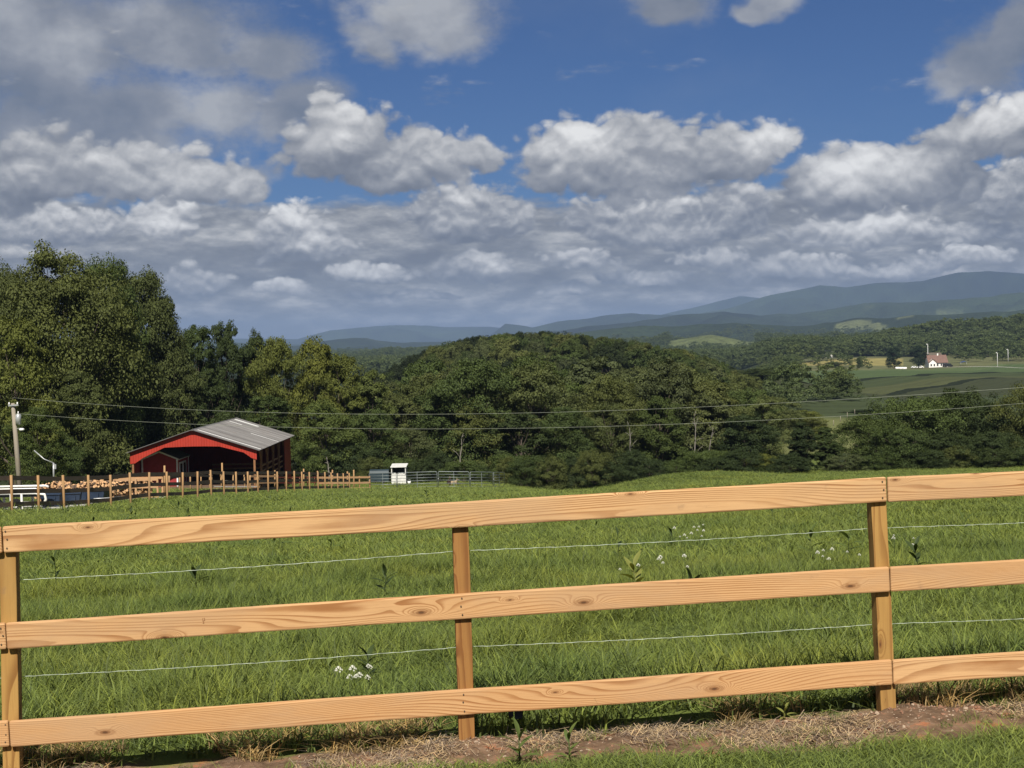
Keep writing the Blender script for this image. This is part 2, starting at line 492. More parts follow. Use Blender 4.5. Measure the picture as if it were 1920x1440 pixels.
wrap = np.stack([np.arange(nr - 1) * na + na - 1, np.arange(nr - 1) * na, (np.arange(nr - 1) + 1) * na, (np.arange(nr - 1) + 1) * na + na - 1], 1)
V = np.vstack([V, [[0, 0, gz(0, 0)]]])
C = cover_at(V[:, 0], V[:, 1], V[:, 2])
LOWEST, HIGHEST = float(V[:, 2].min()), float(V[:, 2].max())

crop_m = sstep(V[:, 0] / np.maximum(V[:, 1], 1), .166, .170) * sstep(V[:, 1], 298, 302) * sstep(V[:, 1], 792 + .85 * (V[:, 0] - 116), 786 + .85 * (V[:, 0] - 116)) * sstep(V[:, 1], 952, 946)
def attr_node(t, name, out='Color'):
    n = node(t, 'ShaderNodeAttribute', attribute_name=name); return S(t, n.outputs[out])
def new_mat(name):
    m = bpy.data.materials.new(name); m.use_nodes = True
    t = m.node_tree; t.nodes.clear()
    o = t.nodes.new('ShaderNodeOutputMaterial')
    return m, t, o
def principled(t, o, base, rough=.8, bump=None, bstr=.3, bdist=.02, spec=.3, metal=0.0):
    p = node(t, 'ShaderNodeBsdfPrincipled')
    if isinstance(base, S): t.links.new(base.k, p.inputs['Base Color'])
    else: p.inputs['Base Color'].default_value = (*base, 1)
    if isinstance(rough, S): t.links.new(rough.k, p.inputs['Roughness'])
    else: p.inputs['Roughness'].default_value = rough
    p.inputs['Specular IOR Level'].default_value = spec; p.inputs['Metallic'].default_value = metal
    if bump is not None:
        b = node(t, 'ShaderNodeBump', inp={'Strength': bstr, 'Distance': bdist, 'Height': bump})
        t.links.new(b.outputs[0], p.inputs['Normal'])
    t.links.new(p.outputs[0], o.inputs[0])
    return p

m_ground, t, o = new_mat('ground_cover')
geo = node(t, 'ShaderNodeNewGeometry'); P = S(t, geo.outputs['Position'])
cv = attr_node(t, 'cover'); bare_s = attr_node(t, 'bare', 'Fac')
wd = S(t, node(t, 'ShaderNodeVectorMath', operation='LENGTH', inp={0: P}).outputs['Value'])
nA = noise(t, P, .055, 6, .62); nB = noise(t, P, 3.1, 6, .65); nD = noise(t, P, 26.0, 5, .7)
g = mixc(t, 1.0, cv, ramp(t, nB, [(.2, (.55, .55, .5)), (.8, (1.45, 1.4, 1.3))]), 'MULTIPLY')
g2 = mixc(t, 1.0, cv, ramp(t, nA, [(.2, (.5, .5, .52)), (.8, (1.5, 1.5, 1.45))]), 'MULTIPLY')
g = mixc(t, wd.step(120, 700), g, g2)
pxs, pys, pzs = sep(t, P)
yy = pys - (pxs - 116.0) * 1.25 + (noise(t, P, .012, 2, .5) - .5) * 60.0 + (noise(t, P, .2, 3, .6) - .5) * 6.0
K = lambda v: (v - 100.0) / 800.0
strips_and_shade = ramp(t, yy.step(100.0, 900.0, smooth=False), [(0, (.038, .050, .021)), (K(420), (.034, .040, .017)), (K(530), (.012, .016, .006)), (K(540), (.055, .062, .024)), (K(575), (.040, .052, .020)), (K(612), (.012, .017, .006)), (K(622), (.055, .080, .030)), (K(690), (.068, .094, .036))], 'CONSTANT')  # near-black bands paint the shadow along the corn edges
rows = noise(t, xyz(t, pxs * .02, yy * .30, 0.0), 1.0, 3, .6)
strips_and_shade = mixc(t, 1.0, strips_and_shade, ramp(t, rows, [(.3, (.75, .75, .75)), (.7, (1.25, 1.25, 1.25))]), 'MULTIPLY')
g = mixc(t, attr_node(t, 'crop', 'Fac'), g, strips_and_shade)
dirt = ramp(t, noise(t, P, 5.5, 6, .65), [(.28, (.060, .036, .022)), (.46, (.135, .085, .052)), (.58, (.20, .125, .078)), (.66, (.30, .125, .062)), (.78, (.33, .14, .07))])
dirt = mixc(t, nD.step(.52, .78) * .7, dirt, (.27, .21, .15))
g = mixc(t, bare_s, g, dirt)
canopy = noise(t, P, .052, 5, .7)
hgt = (nD * .02) * wd.step(60, 20) + canopy * 16.0 * wd.step(1000, 1600) * wd.step(16000, 6000)
principled(t, o, g, .95, bump=hgt, bstr=.9, bdist=1.0, spec=.1)

me = np_mesh('ground', V, np.vstack([F, wrap]), m_ground, smooth=True)
capi = len(V) - 1
# close the small hole under the camera
bm = bmesh.new(); bm.from_mesh(me); bm.verts.ensure_lookup_table()
for j in range(na):
    try: bm.faces.new((bm.verts[capi], bm.verts[(j + 1) % na], bm.verts[j])).smooth = True
    except ValueError: pass
bm.to_mesh(me); bm.free()
ca = me.color_attributes.new('cover', 'FLOAT_COLOR', 'POINT')
ca.data.foreach_set('color', np.concatenate([C, np.ones((len(C), 1))], 1).astype(np.float32).ravel())
ba = me.attributes.new('bare', 'FLOAT', 'POINT'); ba.data.foreach_set('value', np.append(bare, 0).astype(np.float32))
cr_ = me.attributes.new('crop', 'FLOAT', 'POINT'); cr_.data.foreach_set('value', crop_m.astype(np.float32))
ground = mesh_obj('ground', me); tag(ground, kind='structure')
ground['label'] = 'green pasture sloping down to wooded valleys and blue mountains'

# ------------------------------------------------------------------ air
def haze_box():
    lo, hi = LOWEST - 1.0, HIGHEST + 45.0
    s = 31000.0
    mb = MB().box((0, 0, (lo + hi) / 2), (2 * s, 2 * s, hi - lo))
    m, t, o = new_mat('haze_air')
    pv = node(t, 'ShaderNodeVolumePrincipled')
    pv.inputs['Color'].default_value = (.33, .47, .74, 1); pv.inputs['Density'].default_value = HAZE
    pv.inputs['Anisotropy'].default_value = 0.0
    t.links.new(pv.outputs[0], o.inputs['Volume'])
    h = mb.build('haze', m); tag(h, 'thin blue haze filling the valley air', kind='stuff')
HAZE = 6.0e-5
haze_box()
# ------------------------------------------------------------------ materials
def wood_mat(name, light, dark, axis='x', knots=True, rings=27.0, slope=62.0, tint=.5):
    """sawn pine: contour-like grain with cathedral loops and knots; grain runs along the object's own axis"""
    m, t, o = new_mat(name)
    tcn = node(t, 'ShaderNodeTexCoord'); oi = node(t, 'ShaderNodeObjectInfo')
    rnd = S(t, oi.outputs['Random'])
    x, y, z = sep(t, S(t, tcn.outputs['Object']))
    if axis == 'z': x, z = z, x
    xo = x + rnd * 61.0
    across = z + y * .7
    wob = noise(t, xyz(t, xo * 2.2, across * 9.0, 0.0), 1.0, 4, .6) - .5
    n = noise(t, xyz(t, xo * .46, across * 4.6 + wob * .10, rnd * 9.0), 1.0, 1.0, .35)
    kn = None
    if knots:
        kx = noise(t, xyz(t, xo * 22.0, across * 22.0, 1.0), 1.0, 3, .6) - .5
        vor = node(t, 'ShaderNodeTexVoronoi', voronoi_dimensions='2D', feature='F1',
                   inp={'Vector': xyz(t, xo * 2.1, across * 6.0, 0.0), 'Scale': 1.0, 'Randomness': 1.0})
        kd = S(t, vor.outputs['Distance']) + kx * .030; kr, kg, kb = sep(t, S(t, vor.outputs['Color']))
        on = kr.step(.66, .68); size = kg * .9 + .45
        kd = kd / size
        bump = ((kd * kd * -38.0)._m('EXPONENT')) * on
        n = n + bump * (kb * .26 + .10)
        kn = kd.step(.070, .045) * on
    v = n * rings + across * slope + wob * .55
    saw = v.fract()
    line = saw.step(.42, .90) * saw.step(1.0, .94)
    broad = noise(t, xyz(t, xo * .9, across * 7.0, 4.0), 1.0, 2, .5).step(.30, .62)
    fine = noise(t, xyz(t, xo * 4.5, across * 210.0, y * 210.0), 1.0, 4, .7)
    blot = noise(t, xyz(t, xo * 1.3, across * 5.0, 2.0), 1.0, 4, .6)
    c = mixc(t, line * (broad * .55 + .45), light, dark)
    c = mixc(t, fine.step(.42, .80) * .40, c, tuple(d * .85 for d in dark))
    c = mixc(t, blot.step(.48, .72) * .38, c, (light[0] * .84, light[1] * .74, light[2] * .62))
    c = mixc(t, blot.step(.46, .25) * .30, c, (light[0] * 1.08, light[1] * 1.16, light[2] * 1.25))
    c = mixc(t, (rnd - .5).abs() * tint, c, (dark[0] * 1.25, dark[1] * 1.2, dark[2] * 1.05))
    grim = noise(t, xyz(t, xo * .8, across * 3.0, rnd * 30.0), 1.0, 5, .65)
    c = mixc(t, grim.step(.44, .68) * .6, c, (light[0] * .72, light[1] * .74, light[2] * .84))
    soil = noise(t, xyz(t, xo * 7.0, across * 9.0, 7.0), 1.0, 5, .65)
    c = mixc(t, soil.step(.62, .80) * .45, c, (.20, .125, .075))
    if kn is not None:
        core = kd.step(.040, .015) * on
        ring = kd.step(.125, .085) * kd.step(.050, .075) * on
        c = mixc(t, ring * .45, c, tuple(d * .72 for d in dark))
        c = mixc(t, kn * .80, c, (.17, .072, .026))
        c = mixc(t, core * .75, c, (.055, .024, .012))
    h = line * -.5 + fine * -.7
    principled(t, o, c, .74, bump=h, bstr=.45, bdist=.0016, spec=.2)
    return m
M_BOARD = wood_mat('new_pine_board', (.53, .325, .158), (.265, .118, .042))
M_BOARD2 = wood_mat('pine_rail', (.46, .29, .16), (.30, .155, .065), knots=False, rings=8.0)
M_POST = wood_mat('treated_post', (.37, .215, .066), (.20, .095, .026), axis='z', rings=10.0, slope=24.0)
M_POSTD = wood_mat('brown_post', (.28, .138, .042), (.165, .066, .019), axis='z', rings=10.0, slope=24.0)
M_POST2 = wood_mat('pasture_post', (.37, .235, .115), (.24, .13, .055), axis='z', knots=False, rings=8.0, tint=.6)
M_DARKB = wood_mat('dark_stained_board', (.150, .112, .085), (.090, .064, .047), knots=False, rings=8.0)
M_OLDW = wood_mat('weathered_pole', (.30, .27, .22), (.17, .14, .105), axis='z', knots=False)
M_BROWNW = wood_mat('brown_timber', (.26, .13, .062), (.15, .065, .03), knots=False)
M_REDW = wood_mat('red_rail', (.22, .055, .042), (.13, .03, .025), knots=False)

def plain(name, col, rough=.6, metal=0.0, var=.25, scale=3.0, spec=.4):
    m, t, o = new_mat(name)
    tcn = node(t, 'ShaderNodeTexCoord')
    n = noise(t, S(t, tcn.outputs['Object']), scale, 5, .6)
    c = mixc(t, 1.0, col, ramp(t, n, [(.25, (1 - var,) * 3), (.75, (1 + var,) * 3)]), 'MULTIPLY')
    principled(t, o, c, rough, bump=n, bstr=.1, bdist=.01, metal=metal, spec=spec)
    return m
M_NAIL = plain('nail_head', (.16, .12, .09), .45, .7)
M_WIRE = plain('fence_twine', (.46, .52, .43), .5)
M_CABLE = plain('power_cable', (.26, .28, .22), .5)
M_STEEL = plain('panel_steel', (.20, .225, .225), .45, .4)
M_WHITE = plain('white_paint', (.72, .71, .68), .5, var=.12)
M_TRIM = plain('white_trim', (.74, .74, .74), .5, var=.12)
M_NAVY = plain('navy_plastic', (.018, .030, .055), .45)
M_BLACK = plain('black_plastic', (.012, .012, .013), .4)
M_GALV = plain('galvanised', (.42, .43, .43), .4, .5)
M_CREAM = plain('house_siding', (.74, .71, .66), .7, var=.1)
M_BRICKR = plain('brown_roof', (.135, .078, .060), .8, scale=.8)
M_GLASS = plain('dark_glass', (.02, .025, .03), .1, spec=.6)
M_GRAVEL = plain('pale_gravel', (.42, .40, .37), .95, var=.5, scale=12.0)
M_SHEDR = plain('shed_red', (.27, .028, .030), .6, scale=2.0)
M_SHEDRF = plain('shed_shingle', (.14, .14, .145), .85, scale=8.0)
M_HUTCH = plain('shelter_sheet', (.56, .56, .53), .55, var=.2)
M_TEAL = plain('teal_tank', (.022, .038, .046), .5)
M_EARTH = plain('raked_earth', (.12, .072, .045), .95, var=.5, scale=6.0)
M_BLUE = plain('blue_canopy', (.03, .05, .12), .5)

def siding(name, col, rib=.23):
    """ribbed steel siding: relief only in the bump"""
    m, t, o = new_mat(name)
    tcn = node(t, 'ShaderNodeTexCoord'); x, y, z = sep(t, S(t, tcn.outputs['Object']))
    w = (((x + y) * (1 / rib)).fract() - .5).abs()
    rb = w.step(.38, .46)
    n = noise(t, S(t, tcn.outputs['Object']), .8, 5, .6)
    c = mixc(t, 1.0, col, ramp(t, n, [(.25, (.82,) * 3), (.75, (1.16,) * 3)]), 'MULTIPLY')
    principled(t, o, c, .5, bump=rb, bstr=.8, bdist=.03, spec=.4)
    return m
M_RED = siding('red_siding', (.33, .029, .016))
M_RED_SHADED = siding('red_siding_shaded', (.27, .024, .015))  # same red siding, darkened to stand in for its unlit side

def roof_metal(name):
    m, t, o = new_mat(name)
    tcn = node(t, 'ShaderNodeTexCoord'); P_ = S(t, tcn.outputs['Object']); x, y, z = sep(t, P_)
    panel = S(t, node(t, 'ShaderNodeTexWhiteNoise', noise_dimensions='1D', inp={'W': (y * 1.1)._m('FLOOR')}).outputs['Value'])
    streak = noise(t, xyz(t, x * .5, y * 5.0, 0.0), 1.0, 5, .6)
    c = ramp(t, streak * .7 + panel * .3, [(.25, (.10, .095, .092)), (.55, (.165, .158, .152)), (.8, (.24, .232, .225))])
    rust = noise(t, P_, .6, 6, .65)
    c = mixc(t, rust.step(.58, .75) * .5, c, (.17, .115, .085))
    principled(t, o, c, .42, bump=streak, bstr=.1, bdist=.01, metal=.35, spec=.4)
    return m
M_ROOF = roof_metal('aged_roof_metal')
M_SKYL = plain('white_roof_sheet', (.78, .78, .76), .35, var=.08)

def leaf_mat(name, col=None, trans=.28, var=.35, patch=False, rough=.6):
    m, t, o = new_mat(name)
    oi = node(t, 'ShaderNodeObjectInfo'); rnd = S(t, oi.outputs['Random'])
    base = S(t, oi.outputs['Color']) if col is None else col
    lv = attr_node(t, 'shade', 'Fac')
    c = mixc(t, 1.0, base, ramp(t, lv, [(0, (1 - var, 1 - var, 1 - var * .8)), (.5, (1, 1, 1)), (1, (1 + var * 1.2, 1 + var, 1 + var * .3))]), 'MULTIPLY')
    c = mixc(t, 1.0, c, ramp(t, rnd, [(0, (.86, .88, .90)), (.5, (1, 1, 1)), (1, (1.16, 1.10, .98))]), 'MULTIPLY')
    if patch:
        pn = noise(t, S(t, oi.outputs['Location']), .55, 4, .62)
        c = mixc(t, 1.0, c, ramp(t, pn, [(.30, (.72, .80, .85)), (.48, (.97, .99, 1.0)), (.62, (1.12, 1.06, .95)), (.78, (1.38, 1.20, 1.0))]), 'MULTIPLY')
    d = node(t, 'ShaderNodeBsdfPrincipled'); t.links.new(c.k, d.inputs['Base Color'])
    d.inputs['Roughness'].default_value = rough; d.inputs['Specular IOR Level'].default_value = .22
    tr = node(t, 'ShaderNodeBsdfTranslucent')
    c2 = mixc(t, 1.0, c, (1.25, 1.25, .6), 'MULTIPLY'); t.links.new(c2.k, tr.inputs[0])
    mx = node(t, 'ShaderNodeMixShader'); mx.inputs[0].default_value = trans
    t.links.new(d.outputs[0], mx.inputs[1]); t.links.new(tr.outputs[0], mx.inputs[2]); t.links.new(mx.outputs[0], o.inputs[0])
    return m
M_LEAF = leaf_mat('tree_leaf', var=.24, rough=.75)
M_WOODS = leaf_mat('distant_leaf', (.072, .098, .036), trans=.15)
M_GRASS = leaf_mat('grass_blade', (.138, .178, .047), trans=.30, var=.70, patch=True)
M_DRY = leaf_mat('dry_blade', (.30, .215, .105), trans=.2, var=.5)
M_WEED = leaf_mat('weed_leaf', (.100, .135, .034), trans=.25, var=.3)
M_WEEDD = leaf_mat('dark_weed_leaf', (.046, .068, .020), trans=.25, var=.3)
M_YWEED = leaf_mat('yellowing_leaf', (.20, .21, .05), trans=.25, var=.3)
M_PETAL = plain('white_petal', (.56, .56, .48), .7)
M_BARK = plain('tree_bark', (.075, .058, .044), .95, var=.5, scale=3.0)

# ------------------------------------------------------------------ vegetation prototypes (mesh data only)
def leaf_cards(P, N, size, asp=.6, rng=RNG, jitter=.35):
    """rhombic leaf faces at P with normals N"""
    n = len(P)
    N = N / np.maximum(np.linalg.norm(N, axis=1, keepdims=True), 1e-6)
    rv = rng.normal(size=(n, 3)); T = np.cross(N, rv); T /= np.maximum(np.linalg.norm(T, axis=1, keepdims=True), 1e-6)
    B = np.cross(N, T)
    L = (size * (1 + jitter * rng.normal(size=n)).clip(.4, 1.9))[:, None]
    bend = N * L * .18
    v = np.stack([P - T * L * .5 - bend, P + B * L * asp * .5, P + T * L * .5 - bend, P - B * L * asp * .5], 1).reshape(-1, 3)
    f = np.arange(n * 4).reshape(-1, 4)
    return v, f
def unit(rng, n):
    v = rng.normal(size=(n, 3)); return v / np.linalg.norm(v, axis=1, keepdims=True)

def crown_data(seed, lobes, clusters, leaves, leaf, W=.62, base=.22, top=1.0, pw=.62, droop=0.0, fine=.34):
    """crown of a tree of height 1: lobes -> leaf clusters -> leaf faces. returns V,F,shade and the lobe centres"""
    rng = np.random.default_rng(seed)
    cen = []; rad = []
    k = 0
    while len(cen) < lobes and k < 4000:
        k += 1
        t = rng.uniform(0.08, .97)
        sn = math.sin(math.pi * min(1, t * .93 + .05)); env = W * .5 * ((max(sn, .8) if t < .5 and pw < .8 else sn) ** pw)
        a = rng.uniform(0, 2 * math.pi); rr = env * math.sqrt(rng.uniform(0.15, 1)) * .86
        r0 = rng.uniform(.095, .165) * (W / .62) * (1.0 - .35 * t)
        c = np.array((math.cos(a) * rr, math.sin(a) * rr, base + (top - base) * t - (r0 * .6 if t > .8 else 0)))
        if all(np.linalg.norm((c - q)) > (r0 + s) * .50 for q, s in zip(cen, rad)):
            cen.append(c); rad.append(r0)
    Ps = []; Ns = []; sh = []
    for c, r0 in zip(cen, rad):
        d = unit(rng, clusters)
        d[:, 2] = np.where(d[:, 2] < -.35, -d[:, 2] * .4, d[:, 2])
        cc = c + d * r0 * rng.uniform(.62, 1.05, (clusters, 1)) * np.array((1.1, 1.1, .85))
        cr = r0 * fine * rng.uniform(.75, 1.35, clusters)
        csh = rng.uniform(0, 1, clusters) * .5
        for q in range(clusters):
            u = unit(rng, leaves) * (rng.uniform(.25, 1.05, (leaves, 1)) ** .6)
            p = cc[q] + u * cr[q] * np.array((1.35, 1.35, .75))
            p[:, 2] -= droop * cr[q] * (np.abs(u[:, 0]) + np.abs(u[:, 1])) * .6
            Ps.append(p); Ns.append(u * .7 + d[q] * .55 + np.array((0, 0, .55)) + rng.normal(size=(leaves, 3)) * .55)
            sh.append(csh[q] + rng.uniform(0, .5, leaves))
    P = np.concatenate(Ps); N = np.concatenate(Ns); sh = np.concatenate(sh)
    v, f = leaf_cards(P, N, np.full(len(P), leaf), .62, rng)
    return v, f, np.repeat(sh, 4), cen

def with_shade(me, sh):
    a = me.attributes.new('shade', 'FLOAT', 'POINT'); a.data.foreach_set('value', np.asarray(sh, np.float32)); return me

def trunk_mesh(seed, cen, r0=.022, lean=.03):
    rng = random.Random(seed); mb = MB()
    tx, ty = rng.uniform(-lean, lean), rng.uniform(-lean, lean)
    axis = [Vector((tx * t, ty * t, t * .8)) for t in (-.03, .0, .12, .3, .5, .7, .95)]
    mb.tube(axis, [r0 * 1.5, r0 * 1.25, r0, r0 * .82, r0 * .6, r0 * .38, r0 * .12], 8)
    for c in cen:
        z0 = max(.12, c[2] * rng.uniform(.45, .72))
        a = Vector((tx * z0 / .8, ty * z0 / .8, z0)); b = Vector(c)
        m = (a + b) / 2 + Vector((0, 0, -.02)); r = r0 * .42 * (1.1 - z0)
        mb.tube([a, m, b], [r, r * .7, r * .25], 5, cap=False)
    return mb.mesh('trunk', M_BARK)

PROTO = {}
def proto(kind, seed, *a, r0=.022, mat=None, **k):
    v, f, sh, cen = crown_data(seed, *a, **k)
    cm = with_shade(np_mesh('crown', v, f, mat or M_LEAF), sh)
    PROTO[kind] = (trunk_mesh(seed, cen, r0), cm)
for i in range(6):
    proto('oak%d' % i, 100 + i, 30, 15, 92, .0155, W=(.74, .66, .85, .6, .78, .7)[i], base=(.05, .08, .04, .07, .03, .09)[i], pw=.5)
for i in range(3):
    proto('big%d' % i, 130 + i, 58, 17, 92, .0122, W=(.80, .92, .7)[i], base=.06, pw=.45, droop=.35, fine=.40)
proto('spire0', 150, 44, 12, 80, .016, W=.52, base=.06, pw=.9)
proto('spire1', 151, 44, 12, 80, .016, W=.50, base=.04, pw=1.0)
for i in range(3):
    proto('bush%d' % i, 160 + i, 26, 14, 95, .023, W=1.35, base=.02, pw=.45, r0=.03)
for i in range(4):
    proto('far%d' % i, 180 + i, 11, 8, 40, .034, W=.95, base=.05, pw=.5, mat=M_WOODS)

def plant_tree(kind, x, y, height, width, color, label, cat='tree', group=None, name='leafy_tree', rz=None, sink=.25):
    tm, cm = PROTO[kind]
    t = empty(name, (x, y, gz(x, y) - sink), random.uniform(0, 6.28) if rz is None else rz, label, cat, group)
    wx = width / (cm['w'] if 'w' in cm else 1.0)
    t.scale = (wx, wx, height)
    tr = mesh_obj('trunk', tm, t); cr = mesh_obj('crown', cm, t)
    cr.color = (*color, 1)
    return t
for k, (tm, cm) in PROTO.items():
    co = np.empty(len(cm.vertices) * 3, np.float32); cm.vertices.foreach_get('co', co); co = co.reshape(-1, 3)
    cm['w'] = float(np.percentile(np.hypot(co[:, 0], co[:, 1]), 98) * 2); cm['h'] = float(co[:, 2].max())

GREEN = (0.0660, 0.0930, 0.0250); DARK = (0.0380, 0.0560, 0.0180); YEL = (0.1040, 0.1200, 0.0260); OLIVE = (0.0760, 0.0920, 0.0270); MID = (0.0560, 0.0800, 0.0220); GREYG = (0.0800, 0.0980, 0.0380); PALE = (0.1020, 0.1200, 0.0380)

def tree_px(kind, px, py_top, d, width_px, color, label, **k):
    """tree whose crown top shows at (px, py_top) when it stands d metres away"""
    p = pix(px, py_top, d)
    zg = gz(p.x, p.y)
    h = (p.z - zg + .25) / PROTO[kind][1]['h']
    return plant_tree(kind, p.x, p.y, h, width_px * d / FPX, color, label, **k)

EDGE = 'trees along the edge of the woods'
NEAR_TREES = [
    # kind, px, top py, depth, width px, colour, label, name
    ('big0', 112, 450, 142, 290, OLIVE, 'huge spreading olive green tree at left, tallest in the picture', 'spreading_tree'),
    ('big2', 262, 494, 156, 170, OLIVE, 'tall arching tree just right of the tallest tree at left', 'spreading_tree'),
    ('big1', 8, 472, 140, 210, OLIVE, 'tall tree cut by the left edge of the picture', 'spreading_tree'),
    ('big2', 196, 470, 148, 150, GREEN, 'tall crown rising between the two big trees at left', 'spreading_tree'),
    ('oak0', 20, 590, 118, 180, YEL, 'yellowish lower tree at the left edge behind the utility pole', 'leafy_tree'),
    ('oak3', 150, 690, 126, 105, OLIVE, 'low shaded tree under the tallest tree at left', 'leafy_tree'),
    ('oak2', 70, 760, 112, 120, MID, 'low bushy tree beside the leaning utility pole', 'leafy_tree'),
    ('bush0', 205, 800, 150, 130, DARK, 'dark undergrowth left of the red barn', 'shrub'),
    ('bush1', 110, 830, 119, 110, MID, 'dark green shrub right of the utility pole foot', 'shrub'),
    ('oak4', 318, 640, 156, 120, OLIVE, 'rounded tree left of the dark conifer behind the barn', 'leafy_tree'),
    ('oak1', 365, 607, 165, 110, MID, 'dark tree standing left behind the red barn roof', 'leafy_tree'),
    ('oak0', 422, 598, 168, 110, DARK, 'dark round-topped tree behind the middle of the barn roof', 'leafy_tree'),
    ('spire0', 388, 690, 158, 90, DARK, 'dark conifer close behind the barn roof ridge', 'conifer'),
    ('oak5', 470, 612, 172, 90, DARK, 'dark tree peeping out left of the yellow-green trees', 'leafy_tree'),
    ('oak2', 520, 628, 166, 130, YEL, 'yellow-green tree behind the right end of the barn', 'leafy_tree'),
    ('oak4', 585, 626, 168, 130, YEL, 'highest of the yellow-green trees right of the barn', 'leafy_tree'),
    ('oak0', 640, 660, 166, 120, YEL, 'yellow-green tree right of the highest yellow-green one', 'leafy_tree'),
    ('oak3', 690, 690, 166, 110, (.090, .112, .030), 'yellowish tree where the tree line steps down behind the corral', 'leafy_tree'),
    ('oak1', 500, 740, 160, 120, GREEN, 'mid-height green tree directly right of the barn', 'leafy_tree'),
    ('oak5', 610, 745, 158, 120, (.087, .115, .031), 'bright lower tree behind the new pale pen boards', 'leafy_tree'),
    ('oak2', 700, 765, 160, 120, GREEN, 'lower green tree left of the white shelter', 'leafy_tree'),
    ('bush2', 560, 820, 157, 120, MID, 'shrub between the barn and the pale pen boards', 'shrub'),
    ('bush0', 665, 825, 158, 130, DARK, 'dark shrub behind the blue-grey tank', 'shrub'),
    ('oak4', 770, 800, 162, 110, (.080, .095, .034), 'small tree right behind the white shelter', 'leafy_tree'),
    ('oak0', 830, 720, 176, 150, GREEN, 'broad green tree behind the steel corral panels', 'leafy_tree'),
    ('oak1', 800, 672, 205, 140, GREEN, 'green tree on the left foot of the wooded hill', 'leafy_tree'),
    ('oak5', 900, 745, 172, 130, OLIVE, 'olive tree behind the right end of the corral panels', 'leafy_tree'),
    ('oak3', 975, 770, 166, 120, DARK, 'dark tree just right of the corral panels', 'leafy_tree'),
    ('oak2', 1060, 760, 168, 130, MID, 'tree at the wood edge above the middle of the near fence', 'leafy_tree'),
    ('oak4', 1145, 750, 172, 120, OLIVE, 'olive tree at the wood edge right of the picture middle', 'leafy_tree'),
    ('oak0', 1235, 740, 174, 120, MID, 'tree at the wood edge left of the leaning bare trunks', 'leafy_tree'),
    ('oak1', 1330, 735, 178, 120, GREYG, 'grey-green thin tree with bare pale trunk at the wood edge', 'leafy_tree'),
    ('oak5', 1400, 770, 172, 130, DARK, 'dark round tree at the right end of the wood edge', 'leafy_tree'),
    ('bush1', 960, 850, 160, 110, GREEN, 'bright shrub at the wood edge left of the grassy rise', 'shrub'),
    ('bush2', 1090, 850, 160, 110, DARK, 'dark shrub under the wood edge near the picture middle', 'shrub'),
    ('bush0', 1200, 858, 158, 90, MID, 'shrub at the wood edge where the grassy rise begins', 'shrub'),
    ('bush1', 1320, 842, 156, 110, GREEN, 'rounded bright shrub on the grassy rise', 'shrub'),
    ('bush2', 1420, 848, 156, 90, YEL, 'pale yellow-green shrub right of the rounded shrub', 'shrub'),
    ('spire1', 1505, 790, 154, 60, DARK, 'small dark cedar in front of the light green slope', 'conifer'),
    ('spire0', 1548, 800, 155, 62, MID, 'small cedar right of the darkest cedar', 'conifer'),
    ('bush0', 1480, 850, 152, 90, DARK, 'dark low shrub at the foot of the cedars', 'shrub'),
    ('bush2', 1585, 848, 153, 90, GREYG, 'greyish low shrub right of the two cedars', 'shrub'),
    ('bush2', 1640, 768, 160, 160, MID, 'bushy green tree at the left of the right-hand thicket', 'leafy_tree'),
    ('bush1', 1712, 738, 166, 190, GREEN, 'rounded tree in the middle of the right-hand thicket', 'leafy_tree'),
    ('bush0', 1800, 722, 168, 170, DARK, 'dark peaked tree in the right-hand thicket', 'leafy_tree'),
    ('bush0', 1860, 748, 164, 150, DARK, 'dark tree of the thicket below the tan patch of field', 'leafy_tree'),
    ('bush2', 1932, 700, 160, 150, OLIVE, 'dark olive tree cut by the right edge of the picture', 'leafy_tree'),
    ('oak1', 1395, 738, 236, 120, PALE, 'pale yellowish tree left of the light slope, nearest the dark round tree', 'leafy_tree'),
    ('oak4', 1455, 742, 246, 120, PALE, 'pale yellowish tree in the middle of the group above the cedars', 'leafy_tree'),
    ('oak2', 1508, 768, 252, 90, YEL, 'small yellowish tree at the right of the group above the cedars', 'leafy_tree'),
    ('oak0', 1432, 690, 420, 130, DARK, 'dark rounded tree on the right shoulder of the wooded hill', 'leafy_tree'),
    ('oak3', 1478, 712, 415, 90, DARK, 'dark tree ending the wooded hill at the strip crops', 'leafy_tree'),
    ('oak5', 1562, 772, 318, 70, GREYG, 'greyish tree at the top of the light slope', 'leafy_tree'),
    ('oak1', 1622, 768, 318, 80, DARK, 'dark tree in the hollow right of the light slope', 'leafy_tree'),
    ('bush1', 1690, 800, 154, 130, MID, 'shrub at the foot of the right-hand thicket, left part', 'shrub'),
    ('bush0', 1780, 805, 154, 130, DARK, 'dark shrub at the foot of the right-hand thicket, middle', 'shrub'),
    ('bush2', 1870, 800, 154, 130, DARK, 'dark shrub at the foot of the thicket by the right edge', 'shrub'),
]
_r = random.Random(12)
SPOTS = ['above the blue-grey stock box', 'just left of the animal shelter', 'just right of the animal shelter', 'behind the long corral panel', 'behind the brown goat', 'behind the middle post top', 'behind the black goat',
         'at the end corral panel', 'first right of the corral', 'second right of the corral', 'third right of the corral', 'left of the picture middle', 'right of the picture middle', 'where the grassy rise starts',
         'left on the grassy rise', 'in the middle of the grassy rise', 'next to the rounded bright shrub', 'left of the yellow-green shrub', 'left of the darkest cedar',
         'left of the right post', 'right above the right post', 'just right of the right post', 'below the round shade trees', 'below the farmhouse', 'left below the lamp post', 'right below the lamp post', 'at the right edge']
